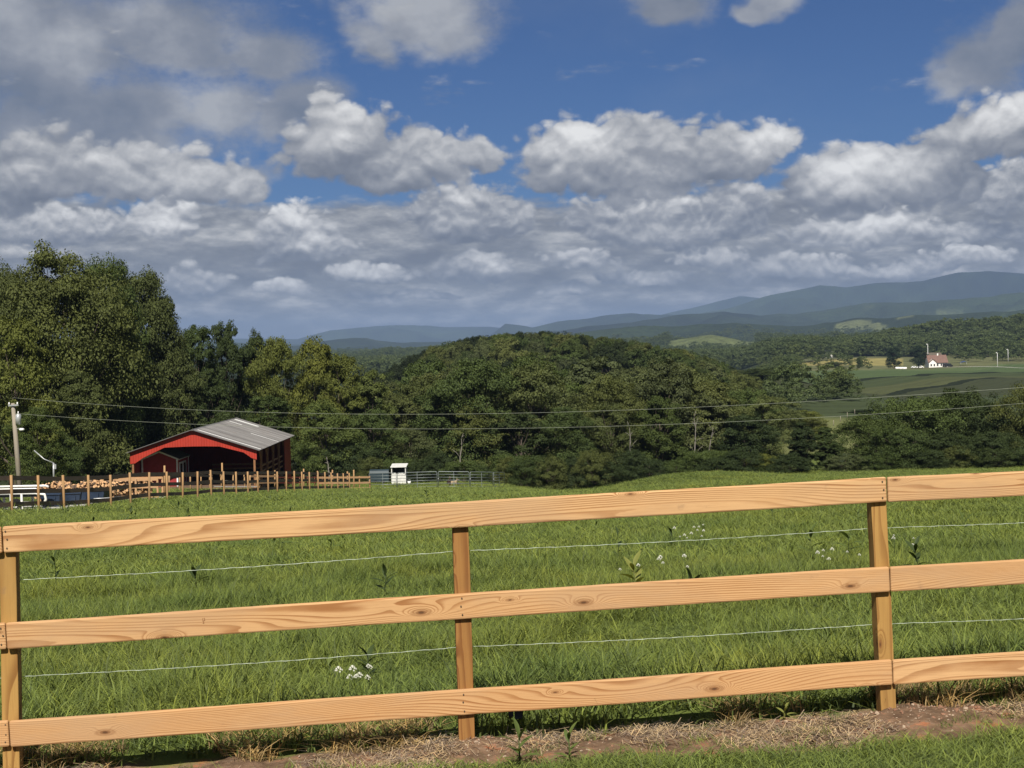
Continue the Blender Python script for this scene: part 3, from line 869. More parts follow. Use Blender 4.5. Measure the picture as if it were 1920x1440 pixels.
for i, px in enumerate(list(range(705, 1450, 40)) + list(range(1610, 1960, 44))):
    c_, cw = _r.choice([(MID, 'mid green'), (DARK, 'dark'), (GREEN, 'green'), (OLIVE, 'olive')])
    NEAR_TREES.append(('bush%d' % (i % 3), px + _r.uniform(-12, 12), _r.uniform(838, 868) - (15 if px > 1500 else 0), _r.uniform(153, 158) - (2 if px > 1500 else 0), _r.uniform(62, 95), c_,
                       'low %s shrub at the wood edge %s' % (cw, SPOTS[i]), 'shrub'))
for (k, px, py, d, w, c, lab, nm) in NEAR_TREES:
    tree_px(k, px, py, d, w, c, lab, cat='shrub' if nm == 'shrub' else 'tree', group=EDGE, name=nm)

# trees on the wooded hill, nearest and highest first
def hill_trees():
    rng = np.random.default_rng(5)
    pts = []
    y = 178.0
    while y < 600:
        st = 7.6 + (y - 178) * .0085
        x = -70 - y * .02
        while x < 120:
            jx, jy = x + rng.uniform(-.38, .38) * st, y + rng.uniform(-.38, .38) * st
            a = jx / jy
            px = 960 + FPX * a
            if 690 < px < 1530 and a < .172 + .02 * (jy > 330):
                if not (jy > 215 and px > 1440 and jy < 330):
                    pts.append((jx, jy))
            x += st
        y += st * .92
    # keep what the camera can see: greedy front-to-back over azimuth columns
    P_ = np.array(pts); order = np.argsort(P_[:, 1])
    hz = np.full(2000, -9.0)
    ox, oy = zip(*[(690, 705), (735, 690), (765, 664), (850, 633), (940, 622), (1020, 617), (1100, 624), (1200, 636), (1300, 656), (1350, 674), (1420, 704), (1480, 736), (1540, 765)])
    keep = []
    for i in order:
        x, y = P_[i]; h = 15.5 + 4.5 * rng.random() + (3.0 if y > 380 else 0)
        z = gz(x, y); pxx = 960 + FPX * x / y
        cap = EYE + (hor(pxx) - np.interp(pxx, ox, oy) - 5 * rng.random() - (14 + 60 * rng.random() if y < 330 else 0)) / FPX * y
        if z + h > cap: h = cap - z
        if h < 6.5: continue
        e = (z + h - EYE) / y
        c = int(960 + FPX * x / y); w = max(4, int(3.6 / y * FPX))
        lo, hi = max(0, c - w), min(1999, c + w)
        seg = hz[lo:hi + 1]
        vis = e - seg.mean()
        if vis > 3.0 / FPX: keep.append((x, y, h, vis))
        hz[lo:hi + 1] = np.maximum(seg, e - 2.5 / y)
    keep.sort(key=lambda q: -q[3])
    return keep
HILL = hill_trees()
tones = [(MID, 'mid green'), (GREEN, 'green'), (OLIVE, 'olive'), (GREYG, 'grey-green'), (PALE, 'pale feathery'), (DARK, 'dark')]
HG = 'trees covering the wooded hill'
def zone(px, y):
    side = ['far left', 'left', 'middle', 'right', 'far right'][min(4, max(0, int((px - 690) / 170)))]
    if y < 230: return 'at the foot of the wooded hill, %s part' % side
    if y < 400: return 'half way up the wooded hill, %s part' % side
    return 'on the crest of the wooded hill, %s part' % side

rr_ = random.Random(3)
for (x, y, h, vis) in HILL[:290]:
    px = 960 + FPX * x / y
    wts = [3, 3, 2, 3.0, 3.6, .8]
    if y > 400 and (px < 800 or (y > 455 and px < 1060)): wts = [.6, .2, .2, .05, 0, 9]
    if px > 1390: wts = [1.5, .5, .8, .3, 0, 5]
    if y < 330 and px > 1370: wts = [.5, 1, 1, 2, 4, .2]
    k = rr_.choices(range(6), wts)[0]
    c, word = tones[k]
    if word == 'dark': c = tuple(v * .62 for v in c)
    j = rr_.uniform(.72, 1.12)
    plant_tree('oak%d' % rr_.randrange(6), x, y, h, h * rr_.uniform(.5, .66) if y > 380 else h * rr_.uniform(.58, .78), tuple(v * j for v in c),
               '%s tree %s' % (word, zone(px, y)), 'tree', HG, 'hill_tree')
print('HILL', len(HILL))

# bare pale snags standing at the wood edge
def snag(px, py, d, lean, label):
    p = pix(px, py, d); zg = gz(p.x, p.y); H = p.z - zg; rng = random.Random(px)
    o = empty('bare_snag', (p.x - lean * H, p.y, zg), 0, label, 'dead tree', 'bare snags at the wood edge')
    pts = [Vector((lean * H * t_ + rng.uniform(-.12, .12), 0, H * t_)) for t_ in (-.03, .15, .35, .55, .75, .9, 1.0)]
    MB().tube(pts, [.09, .085, .075, .06, .045, .03, .015], 7).build('trunk', M_SNAG, o)
    for k in range(7):
        a = pts[2 + k % 4]; u = Vector((rng.uniform(-1, 1), rng.uniform(-.6, .2), rng.uniform(.3, 1))) * H * .16
        MB().tube([a, a + u * .5 + Vector((0, 0, .1)), a + u], [.035, .025, .01], 5).build('branch', M_SNAG, o)
M_SNAG = plain('bleached_wood', (.17, .155, .13), .9)
for a in ((1303, 770, 158.5, .03, 'pale bare snag with a crooked trunk at the wood edge'), (1338, 800, 157.5, .22, 'bare snag leaning right beside the crooked one'), (1178, 790, 159, -.05, 'thin bare snag near the middle of the wood edge'),
          (868, 812, 160, .1, 'small bare snag behind the corral'), (612, 858, 153, -.12, 'small bare snag right of the barn')): snag(*a)
print('HILL', len(HILL))
# ------------------------------------------------------------------ scatter (stuff only)
def scatter(name, P, rot, scl, idx, meshes, label, cat):
    """one object of kind stuff that repeats a few meshes over points"""
    col = bpy.data.collections.new(name + '_source')
    for i, me in enumerate(meshes):
        col.objects.link(bpy.data.objects.new('%s_piece_%02d' % (name, i), me))
    me = bpy.data.meshes.new(name)
    me.vertices.add(len(P)); me.vertices.foreach_set('co', np.asarray(P, np.float32).ravel())
    for nm, typ, arr, key in (('rot', 'FLOAT_VECTOR', rot, 'vector'), ('scl', 'FLOAT_VECTOR', scl, 'vector'), ('idx', 'INT', idx, 'value')):
        a = me.attributes.new(nm, typ, 'POINT')
        a.data.foreach_set(key, np.asarray(arr, np.int32 if typ == 'INT' else np.float32).ravel())
    o = mesh_obj(name, me)
    g = bpy.data.node_groups.new(name, 'GeometryNodeTree')
    g.interface.new_socket('Geometry', in_out='INPUT', socket_type='NodeSocketGeometry')
    g.interface.new_socket('Geometry', in_out='OUTPUT', socket_type='NodeSocketGeometry')
    gi = g.nodes.new('NodeGroupInput'); go = g.nodes.new('NodeGroupOutput')
    ci = g.nodes.new('GeometryNodeCollectionInfo'); ci.inputs['Collection'].default_value = col
    ci.inputs['Separate Children'].default_value = True; ci.inputs['Reset Children'].default_value = True
    ip = g.nodes.new('GeometryNodeInstanceOnPoints'); ip.inputs['Pick Instance'].default_value = True
    def na_(nm, dt):
        n = g.nodes.new('GeometryNodeInputNamedAttribute'); n.data_type = dt; n.inputs[0].default_value = nm; return n.outputs[0]
    er = g.nodes.new('FunctionNodeEulerToRotation')
    g.links.new(na_('rot', 'FLOAT_VECTOR'), er.inputs[0])
    g.links.new(gi.outputs[0], ip.inputs['Points']); g.links.new(ci.outputs[0], ip.inputs['Instance'])
    g.links.new(na_('idx', 'INT'), ip.inputs['Instance Index']); g.links.new(er.outputs[0], ip.inputs['Rotation'])
    g.links.new(na_('scl', 'FLOAT_VECTOR'), ip.inputs['Scale']); g.links.new(ip.outputs[0], go.inputs[0])
    md = o.modifiers.new('scatter', 'NODES'); md.node_group = g
    return tag(o, label, cat, kind='stuff')

def spin(n, rng, tilt=.0):
    return np.stack([rng.normal(0, tilt, n), rng.normal(0, tilt, n), rng.uniform(0, 6.283, n)], 1)

# hill trees past the nearest 290, and the woods of the far valley
def far_woods():
    rng = np.random.default_rng(9)
    P_ = [(x, y, gz(x, y) - .3, h) for (x, y, h, v) in HILL[290:]]
    X = []; 
    # belts and wooded slopes out to 3 km, thinning with distance
    for (n, r0, r1) in ((5200, 1240, 1900), (5200, 1900, 2800), (5200, 2800, 4300)):
        r = np.sqrt(rng.uniform(r0 ** 2, r1 ** 2, n)); px = rng.uniform(480, 2000, n)
        a = np.arctan((px - 960) / FPX); X.append(np.stack([np.sin(a) * r, np.cos(a) * r], 1))
    # hedgerow belts nearer: behind the strip crops, round the pasture and left of the house
    def belt(pts, n, spread):
        out = []
        for (ax, ad, bx, bd) in pts:
            t_ = rng.uniform(0, 1, n); px = ax + (bx - ax) * t_ + rng.normal(0, 3, n); d = ad + (bd - ad) * t_ + rng.normal(0, spread, n)
            out.append(np.stack([(px - 960) / FPX * d, d], 1))
        return np.concatenate(out)
    near = np.concatenate([belt([(1440, 700, 1490, 800), (1420, 800, 1500, 980)], 34, 40), belt([(1430, 1112, 1600, 1120)], 16, 5),
                           belt([(1510, 900, 1640, 930)], 12, 22), belt([(1430, 1262, 1960, 1275)], 150, 14), belt([(1800, 1000, 1960, 1100)], 26, 30),
                           belt([(1480, 345, 1600, 372)], 12, 8), belt([(1380, 300, 1500, 330)], 16, 12)])
    X = np.concatenate(X + [near]); z = ground_z(X[:, 0], X[:, 1])
    c = cover_at(X[:, 0], X[:, 1], z)
    r = np.hypot(X[:, 0], X[:, 1])
    ok = (r < 1300) | (c[:, 1] < .085)
    X = X[ok]; z = z[ok]; r = r[ok]
    h = rng.uniform(10, 19, len(X)) * np.where(r > 2800, 1.25, 1.0)
    h = np.where(r < 1000, rng.uniform(5, 10, len(X)), h)
    pts = np.concatenate([np.array([p[:3] for p in P_]).reshape(-1, 3), np.stack([X[:, 0], X[:, 1], z - .5], 1)])
    hh = np.concatenate([np.array([p[3] for p in P_]), h])
    n = len(pts)
    sc = np.stack([hh * rng.uniform(.75, 1.1, n), hh * rng.uniform(.75, 1.1, n), hh], 1)
    scatter('distant_woods', pts, spin(n, rng, .03), sc, rng.integers(0, 4, n), [PROTO['far%d' % i][1] for i in range(4)],
            'distant woods reading as one mass across the far valley and slopes', 'woods')
far_woods()

def clump(seed, n, rad, hmin, hmax, wid, lean, mat, seg=3):
    rng = np.random.default_rng(seed); V = []; F = []; sh = []
    for i in range(n):
        a = rng.uniform(0, 6.283); r = rad * math.sqrt(rng.random()); b = np.array((math.cos(a) * r, math.sin(a) * r, -.02))
        h = rng.uniform(hmin, hmax); w = wid * rng.uniform(.7, 1.3)
        d = rng.uniform(0, 6.283); ln = lean * rng.uniform(.3, 1.5)
        dv = np.array((math.cos(d), math.sin(d), 0)); fa = rng.uniform(0, 6.283); sd = np.array((math.cos(fa), math.sin(fa), 0))
        s0 = len(V); q = rng.random()
        for k in range(seg + 1):
            t_ = k / seg
            p = b + dv * h * ln * t_ * t_ + np.array((0, 0, h * (t_ - .32 * ln * t_ * t_)))
            ww = w * (1 - t_ ** 1.6)
            if k < seg:
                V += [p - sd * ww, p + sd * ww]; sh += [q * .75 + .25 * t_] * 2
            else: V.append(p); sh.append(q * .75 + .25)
        for k in range(seg - 1): F.append((s0 + 2 * k, s0 + 2 * k + 1, s0 + 2 * k + 3, s0 + 2 * k + 2))
        F.append((s0 + 2 * seg - 2, s0 + 2 * seg - 1, s0 + 2 * seg))
    me = bpy.data.meshes.new('clump'); me.from_pydata([tuple(v) for v in V], [], F); me.materials.append(mat)
    return with_shade(me, sh)

def in_view_points(rng, n, d0, d1, margin=.40, extra=1.2, p=2.0):
    d = (rng.uniform(d0 ** p, d1 ** p, n)) ** (1 / p)
    x = rng.uniform(-1, 1, n) * (d * margin + extra)
    return x, d

def grass():
    rng = np.random.default_rng(21)
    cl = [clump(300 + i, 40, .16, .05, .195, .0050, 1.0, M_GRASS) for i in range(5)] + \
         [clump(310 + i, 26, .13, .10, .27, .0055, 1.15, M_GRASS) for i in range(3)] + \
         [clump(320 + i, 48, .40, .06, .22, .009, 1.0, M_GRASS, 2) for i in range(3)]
    X = []; Y = []; S_ = []; I = []
    def put(x, y, s, i): X.append(x); Y.append(y); S_.append(s); I.append(i)
    # close pasture behind the fence
    x, y = in_view_points(rng, 26000, 8.0, 22.0)
    s, t_, fr, bk = strip_masks(x, y); k = t_ > bk + .04
    x, y = x[k], y[k]; pat = fbm(x / 1.1, y / 1.1, 3, 200); n = len(x)
    sc = (.92 + 1.6 * pat + .34 * rng.normal(size=n)).clip(.3, 2.0)
    put(x, y, np.stack([np.full(n, 1.05), np.full(n, 1.05), sc], 1), np.where(rng.random(n) < .2 + pat, rng.integers(5, 8, n), rng.integers(0, 5, n)))
    x, y = in_view_points(rng, 26000, 21.0, 55.0); n = len(x); pat = fbm(x / 2.5, y / 2.5, 3, 201)
    sc = (1 + 1.0 * pat + .3 * rng.normal(size=n)).clip(.45, 2.0)
    put(x, y, np.stack([np.full(n, 1.1), np.full(n, 1.1), sc], 1), np.where(rng.random(n) < .25, rng.integers(0, 8, n), rng.integers(8, 11, n)))
    x, y = in_view_points(rng, 36000, 53.0, 160.0, extra=3); n = len(x); pat = fbm(x / 5, y / 5, 3, 202)
    sc = (1.05 + 1.1 * pat + .3 * rng.normal(size=n)).clip(.4, 2.2)
    put(x, y, np.stack([np.full(n, 2.2), np.full(n, 2.2), sc], 1), rng.integers(8, 11, n))
    # lawn on the near side of the bare strip
    x = rng.uniform(-4.5, 4.8, 6500); y = rng.uniform(5.2, 8.3, 6500)
    s, t_, fr, bk = strip_masks(x, y); k = (t_ < fr - .02 + .05 * rng.normal(size=len(t_))); x, y = x[k], y[k]; n = len(x)
    put(x, y, np.stack([np.full(n, .8), np.full(n, .8), rng.uniform(.35, .75, n)], 1), rng.integers(0, 5, n))
    # stray tufts on the strip
    s = rng.uniform(-1, 8, 60); t_ = rng.uniform(-.6, .05, 60)
    x = FL.x + FU.x * s + FN.x * t_; y = FL.y + FU.y * s + FN.y * t_
    put(x, y, np.stack([np.full(60, .35), np.full(60, .35), rng.uniform(.3, .6, 60)], 1), rng.integers(0, 5, 60))
    X = np.concatenate(X); Y = np.concatenate(Y); S_ = np.concatenate(S_); I = np.concatenate(I)
    Z = gz2(X, Y)
    # nothing grows inside the barn, on the yard or on the pen floors
    k = ~((np.abs(X + 27.9) < 6.2) & (Y > 128) & (Y < 153)) & ~((X < -19.3) & (X > -34) & (Y > 66) & (Y < 84) & (X < -19.6 - (Y - 66) * .0))
    k &= ~((X < -18.9) & (Y > 60) & (Y < 66))
    X, Y, Z, S_, I = X[k], Y[k], Z[k], S_[k], I[k]
    scatter('pasture_grass', np.stack([X, Y, Z], 1), spin(len(X), rng, .09), S_, I, cl, 'short uneven pasture grass and lawn round the board fence', 'grass')
    # dry grass along the foot of the fence and straw on the bare earth
    dc = [clump(330 + i, 26, .09, .10, .26, .0035, .9, M_DRY) for i in range(3)]
    def straw(seed):
        r_ = np.random.default_rng(seed); V = []; F = []; sh = []
        for i in range(40):
            c = np.array((*r_.uniform(-.11, .11, 2), r_.uniform(.002, .022))); a = r_.uniform(0, 6.283); L = r_.uniform(.010, .042); w = .0015
            d = np.array((math.cos(a), math.sin(a), r_.normal(0, .22))) * L; sd = np.array((-math.sin(a), math.cos(a), 0)) * w
            b = len(V); V += [c - d - sd, c - d + sd, c + d + sd + (0, 0, .002), c + d - sd + (0, 0, .002)]; F.append((b, b + 1, b + 2, b + 3)); sh += [r_.random()] * 4
        me = bpy.data.meshes.new('straw'); me.from_pydata([tuple(v) for v in V], [], F); me.materials.append(M_STRAW)
        return with_shade(me, sh)
    st = [straw(340 + i) for i in range(3)]
    n = 420; s = rng.uniform(-3, 9, n); t_ = rng.uniform(.02, .34, n) 
    d_ok = fbm(s * 1.5, s * 0, 3, 205) > -.12; s, t_ = s[d_ok], t_[d_ok]; n1 = len(s)
    m = 1700; s2 = rng.uniform(-3, 9, m); t2 = rng.uniform(-.75, .12, m)
    s_all = np.concatenate([s, s2]); t_all = np.concatenate([t_, t2])
    x = FL.x + FU.x * s_all + FN.x * t_all; y = FL.y + FU.y * s_all + FN.y * t_all
    thin = np.concatenate([np.ones(n1, bool), (fbm(s2 * 1.4, t2 * 2, 3, 206) > .0) & (np.minimum(np.minimum(np.abs(s2 - .1), np.abs(s2 - 2.55)), np.abs(s2 - FLEN - .1)) > .30 * rng.random(m))]); x, y = x[thin], y[thin]
    idx = np.concatenate([rng.integers(0, 3, n1), rng.integers(3, 6, m)])[thin]
    nn = len(x)
    sc = np.where((idx < 3)[:, None], np.stack([rng.uniform(.7, 1.2, nn)] * 2 + [rng.uniform(.5, 1.1, nn)], 1), rng.uniform(.7, 1.3, nn)[:, None] * np.ones((1, 3)))
    scatter('dry_straw', np.stack([x, y, gz2(x, y)], 1), spin(nn, rng, .06), sc, idx, dc + st, 'dead straw and dry grass on the bare earth under the fence', 'straw')
M_STRAW = leaf_mat('straw', (.33, .255, .175), trans=.1, var=.55)
grass()

# small clods and pebbles thrown up round the post holes
def pebbles():
    rng = np.random.default_rng(33); ms = []
    mp = plain('pebble', (.32, .24, .17), .9, var=.6, scale=30.0); mr = plain('clay_clod', (.22, .115, .07), .95, var=.4, scale=20.0)
    for i in range(4):
        bm = bmesh.new(); bmesh.ops.create_icosphere(bm, subdivisions=1, radius=1)
        for v in bm.verts: v.co = v.co * (1 + rng.uniform(-.3, .3)); v.co.z *= .7
        me = bpy.data.meshes.new('pebble'); bm.to_mesh(me); bm.free(); me.materials.append(mp if i < 2 else mr); ms.append(me)
    S_, T_ = [], []
    for ps in POSTS_ST:
        S_.append(rng.normal(ps + .1, .42, 420)); T_.append(rng.normal(-.12, .17, 420))
    S_.append(rng.uniform(-3, 9, 500)); T_.append(rng.uniform(-.6, .08, 500))
    s = np.concatenate(S_); t_ = np.concatenate(T_); k = (t_ < .1) & (t_ > -.62); s, t_ = s[k], t_[k]
    x = FL.x + FU.x * s + FN.x * t_; y = FL.y + FU.y * s + FN.y * t_; n = len(x)
    r = np.exp(rng.normal(math.log(.0048), .5, n)).clip(.002, .016)
    scatter('soil_clods', np.stack([x, y, gz2(x, y)], 1), spin(n, rng, .5), r[:, None] * np.ones((1, 3)), rng.integers(0, 4, n), ms, 'pebbles and red clay crumbs on the bare earth by the posts', 'soil')
pebbles()

# ------------------------------------------------------------------ near board fence
def fence_near():
    F0 = empty('board_fence', (FL.x, FL.y, gz(FL.x, FL.y)), 0.0, 'new three-rail pine board fence across the foreground', 'fence')
    org = Vector(F0.location)
    def depth_at(s): return FL.y + FU.y * s
    def at_s(s, t_=0.0): return Vector((FL.x + FU.x * s + FN.x * t_, FL.y + FU.y * s + FN.y * t_, 0))
    # top edges of the three rails where they meet the posts (photo positions)
    TH, BH = .030, .142
    rows = [((10, 985), (1655, 892), (1920, 880)), ((17, 1163), (1660, 1059), (1920, 1046)), ((23, 1345), (1665, 1232), (1920, 1217))]
    dl, dr = FL.y, FR.y
    rail_top = []
    for (a, b, c) in rows:
        A = pix(a[0], a[1], dl); B = pix(b[0], b[1], dr)
        dc = dr + (c[0] - b[0]) / FPX * dr * FU.y / FU.x
        Cc = pix(c[0], c[1], dc)
        sl = (Cc.z - B.z) / math.hypot(Cc.x - B.x, Cc.y - B.y)
        A.y, B.y = dl, dr
        D = B + Vector((FU.x, FU.y, sl)) * 4.877
        sl0 = (B.z - A.z) / FLEN
        E = A - Vector((FU.x, FU.y, sl0 * .9)) * 2.44
        rail_top.append((E, A, B, D))
    front = -(.0445 + TH / 2 + .003)
    frng = random.Random(4)
    def board(a, b, k):
        a = a + FN * front; b = b + FN * front
        a = a - Vector((0, 0, BH / 2)); b = b - Vector((0, 0, BH / 2))
        d = (b - a); L = d.length; d.normalize(); g_ = .0022
        n = 60; V = []; ph = frng.uniform(0, 6); bow = frng.uniform(-.006, .006); jt = lambda: frng.uniform(-.0009, .0009)
        for i in range(n + 1):
            t_ = g_ + (L - 2 * g_) * i / n
            wy = .004 * math.sin(t_ * 1.3 + ph); wz = bow * math.sin(math.pi * t_ / L) + .0016 * math.sin(t_ * 2.3 + ph); tw = .012 * math.sin(t_ * .7 + ph)
            for (yy, zz) in ((-TH / 2, -BH / 2), (TH / 2, -BH / 2), (TH / 2, BH / 2), (-TH / 2, BH / 2)):
                V.append((t_, yy + wy + zz * tw + jt(), zz + wz + jt()))
        Fc = [(0, 3, 2, 1), tuple(n * 4 + i for i in range(4))]
        for i in range(n):
            for q in range(4): Fc.append((i * 4 + q, i * 4 + (q + 1) % 4, i * 4 + 4 + (q + 1) % 4, i * 4 + 4 + q))
        mb = MB().add(V, Fc); o = mb.build('board', M_BOARD, F0, bevel=.009)
        up = Vector((0, 0, 1)); yv = up.cross(d).normalized(); zv = d.cross(yv)
        M = Matrix(((d.x, yv.x, zv.x, a.x), (d.y, yv.y, zv.y, a.y), (d.z, yv.z, zv.z, a.z), (0, 0, 0, 1)))
        o.matrix_parent_inverse = Matrix.Identity(4)
        o.matrix_local = Matrix.Translation(-org) @ M
        return o, L
    nail = None
    def nails(bo, xs):
        nonlocal nail
        for x in xs:
            for z in (-.045, .002, .047):
                if nail is None:
                    nm = MB().tube([(0, .003, 0), (0, -.0012, 0)], .0042, 8)
                    nail = nm.mesh('nail', M_NAIL)
                q = mesh_obj('nail', nail, bo, (x + frng.uniform(-.008, .008), -TH / 2 - .0006, z + frng.uniform(-.006, .006)))
                q.rotation_euler = (0, 0, 0)
    for k, (E, A, B, D) in enumerate(rail_top):
        b0, L0 = board(E, A, k); nails(b0, (L0 - .022,))
        b1, L1 = board(A, B, k + 3); nails(b1, (.024, 2.46, L1 - .024))
        b2, L2 = board(B, D, k + 6); nails(b2, (.024, 2.44))
    # posts: foot and head positions from the photo
    spec = [(0.03, (16, 983), (25, 1445), M_POST), (2.46, (861, 934), (875, 1378), M_POSTD), (FLEN - .01, (1641, 890), (1661, 1312), M_POST), (FLEN + 2.44, None, None, M_POST), (-2.40, None, None, M_POST)]
    for i, (s, hp, fp, mt) in enumerate(spec):
        b = at_s(s); d = b.y
        if hp:
            top = pix(hp[0], hp[1], d) - Vector((0, 0, .045)); bot = pix(fp[0], fp[1], d)
            b = bot.copy()
        else:
            zt = (rail_top[0][2].z + .04) if s > 0 else rail_top[0][0].z
            top = Vector((b.x, b.y, zt)); bot = Vector((b.x, b.y, gz(b.x, b.y)))
        H = top.z - bot.z
        lean = (top.x - bot.x) / H
        n = 14; V = []; Fc = []; w = .0445
        prng = random.Random(i)
        for j in range(n + 1):
            z = -.35 + (H + .35 + .012) * j / n
            wob = .0016
            for (xx, yy) in ((-w, -w), (w, -w), (w, w), (-w, w)):
                V.append((xx + lean * z + prng.uniform(-wob, wob), yy + prng.uniform(-wob, wob), z))
        Fc = [(0, 3, 2, 1), tuple(n * 4 + q for q in range(4))]
        for j in range(n):
            for q in range(4): Fc.append((j * 4 + q, j * 4 + (q + 1) % 4, j * 4 + 4 + (q + 1) % 4, j * 4 + 4 + q))
        o = MB().add(V, Fc).build('post', mt, F0, bevel=.004)
        o.location = Vector((bot.x, bot.y, bot.z)) - org
        o.rotation_euler = (0, 0, math.atan2(FU.y, FU.x))
        if mt is M_POSTD: o['label'] = 'darker reddish brown middle post'
    # two strands of white electric twine on the far face of the posts
    for (pl, pm, pr, pe) in (((40, 1087), (862, 1033), (1646, 990), (1920, 977)), ((45, 1268), (868, 1213), (1652, 1170), (1920, 1157))):
        off = .0445 + .012
        key = []
        for (q, s) in ((pl, .08), (pm, 2.46), (pr, FLEN)):
            d = at_s(s, off).y; key.append(pix(q[0], q[1], d))
        d = FR.y + off + (1920 - 1655) / FPX * FR.y * FU.y / FU.x
        e = pix(pe[0], pe[1], d); e = key[-1] + (e - key[-1]) * 2.9; key.append(e)
        key.insert(0, key[0] - (key[1] - key[0]) * 1.0)
        pts = []; rad = []
        for a, b in zip(key, key[1:]):
            n = 90
            for j in range(n):
                t_ = j / n; p = a.lerp(b, t_); p.z -= .012 * math.sin(math.pi * t_)
                p.z += .0011 * math.sin(j * 2.1) + .0010 * math.sin(j * .83 + a.x); pts.append(p - org); rad.append(.0012 + .0004 * math.sin(j * 1.7))
        MB().tube(pts, rad, 5).build('wire_strand', M_WIRE, F0)
    # short stamp printed in ink on the left end of the middle rail
    E, A, B, D = rail_top[1]
    s_st = (pix(385, 1160, dl + .1).x - A.x) / FU.x
    tx = bpy.data.curves.new('grade_stamp', 'FONT'); tx.body = '12\n2'; tx.size = .020; tx.align_x = 'CENTER'; tx.space_line = .75
    tx.materials.append(plain('stamp_ink', (.24, .10, .035), .8))
    tmp = bpy.data.objects.new('grade_stamp_source', tx); COL.objects.link(tmp)
    sm = bpy.data.meshes.new_from_object(tmp.evaluated_get(bpy.context.evaluated_depsgraph_get()))
    bpy.data.objects.remove(tmp); to = mesh_obj('grade_stamp', sm, F0)
    slp = (B.z - A.z) / FLEN
    pos = A + Vector((FU.x, FU.y, slp)) * s_st + FN * (front - TH / 2 - .0045) - Vector((0, 0, .055)) - org
    to.location = pos; to.rotation_euler = (R(90), 0, math.atan2(FU.y, FU.x))
    return rail_top, org
RAIL_TOP, FORG = fence_near()

# black fence insulator hanging below the bottom rail
def black_scrap():
    p = pix(966, 1325, FL.y + FU.y * 2.75 + .09)
    o = empty('plastic_scrap', (p.x, p.y, p.z), 0.0, 'torn black plastic scrap hanging under the bottom rail', 'plastic')
    rng = random.Random(2)
    for k, (x0, x1, dn) in enumerate(((-.045, -.012, -.055), (-.006, .046, -.066))):
        V = []; n = 6
        for i in range(n + 1):
            t_ = i / n
            for (q, yy) in ((0, -.006), (1, -.006), (1, .006), (0, .006)):
                xx = (x0, x1)[q] * (1 - .18 * t_) + rng.uniform(-.003, .003)
                V.append((xx, yy + .012 * math.sin(t_ * 3 + k), .04 + (dn - .04) * t_ + (rng.uniform(-.012, .006) if i == n else 0)))
        Fc = [(0, 1, 2, 3), tuple(n * 4 + q for q in (3, 2, 1, 0))]
        for j in range(n):
            for q in range(4): Fc.append((j * 4 + q, j * 4 + 4 + q, j * 4 + 4 + (q + 1) % 4, j * 4 + (q + 1) % 4))
        MB().add(V, Fc).build('strip', M_BLACK, o)
    MB().tube([(.03, -.02, .05), (.045, -.05, .055), (.05, -.055, .03), (.035, -.03, .02)], .004, 6).build('tie', M_GALV, o)
black_scrap()
# ------------------------------------------------------------------ weeds and flowers
def leaf_blade_mesh(name, L, W, mat, fold=.25, curl=.3, seg=5):
    V = []; F_ = []; sh = []
    for i in range(seg + 1):
        t_ = i / seg; w = W * math.sin(math.pi * min(.985, t_ * .93 + .04)) ** .9 * .5
        z = L * (.12 * t_ - curl * t_ * t_)
        V += [(t_ * L, -w, z + w * fold), (t_ * L, 0, z), (t_ * L, w, z + w * fold)]; sh += [.5, .25, .5]
    for i in range(seg):
        for q in (0, 1): F_.append((i * 3 + q, i * 3 + 3 + q, i * 3 + 4 + q, i * 3 + 1 + q))
    me = bpy.data.meshes.new(name); me.from_pydata(V, [], F_); me.materials.append(mat); me.polygons.foreach_set('use_smooth', [True] * len(F_))
    return with_shade(me, sh)
LB = {m.name: leaf_blade_mesh('leaf', 1.0, .27, m) for m in (M_WEED, M_WEEDD, M_YWEED)}
def weed(px, py, d, h, L, n, mat, label, group='broad-leaved weeds standing in the pasture'):
    p = pix(px, py, d); zg = float(gz2(p.x, p.y)[0])
    rng = random.Random(int(px * 7 + py))
    o = empty('weed_plant', (p.x, p.y, zg), rng.uniform(0, 6.28), label, 'weed', group)
    lx, ly = rng.uniform(-.12, .12) * h, rng.uniform(-.12, .12) * h
    MB().tube([(0, 0, -.03), (lx * .4, ly * .4, h * .5), (lx, ly, h)], [.006, .005, .003], 6).build('stem', mat, o)
    for i in range(n):
        t_ = .18 + .82 * i / max(1, n - 1)
        q = mesh_obj('leaf', LB[mat.name], o, (lx * t_, ly * t_, h * t_))
        s = L * (1.0 - .35 * abs(t_ - .6)) * rng.uniform(.8, 1.15); q.scale = (s, s, s)
        q.rotation_euler = (rng.uniform(-.3, .3), -R(18 + 45 * t_ ** 2 + rng.uniform(-14, 14)), i * 2.4 + rng.uniform(-.3, .3))
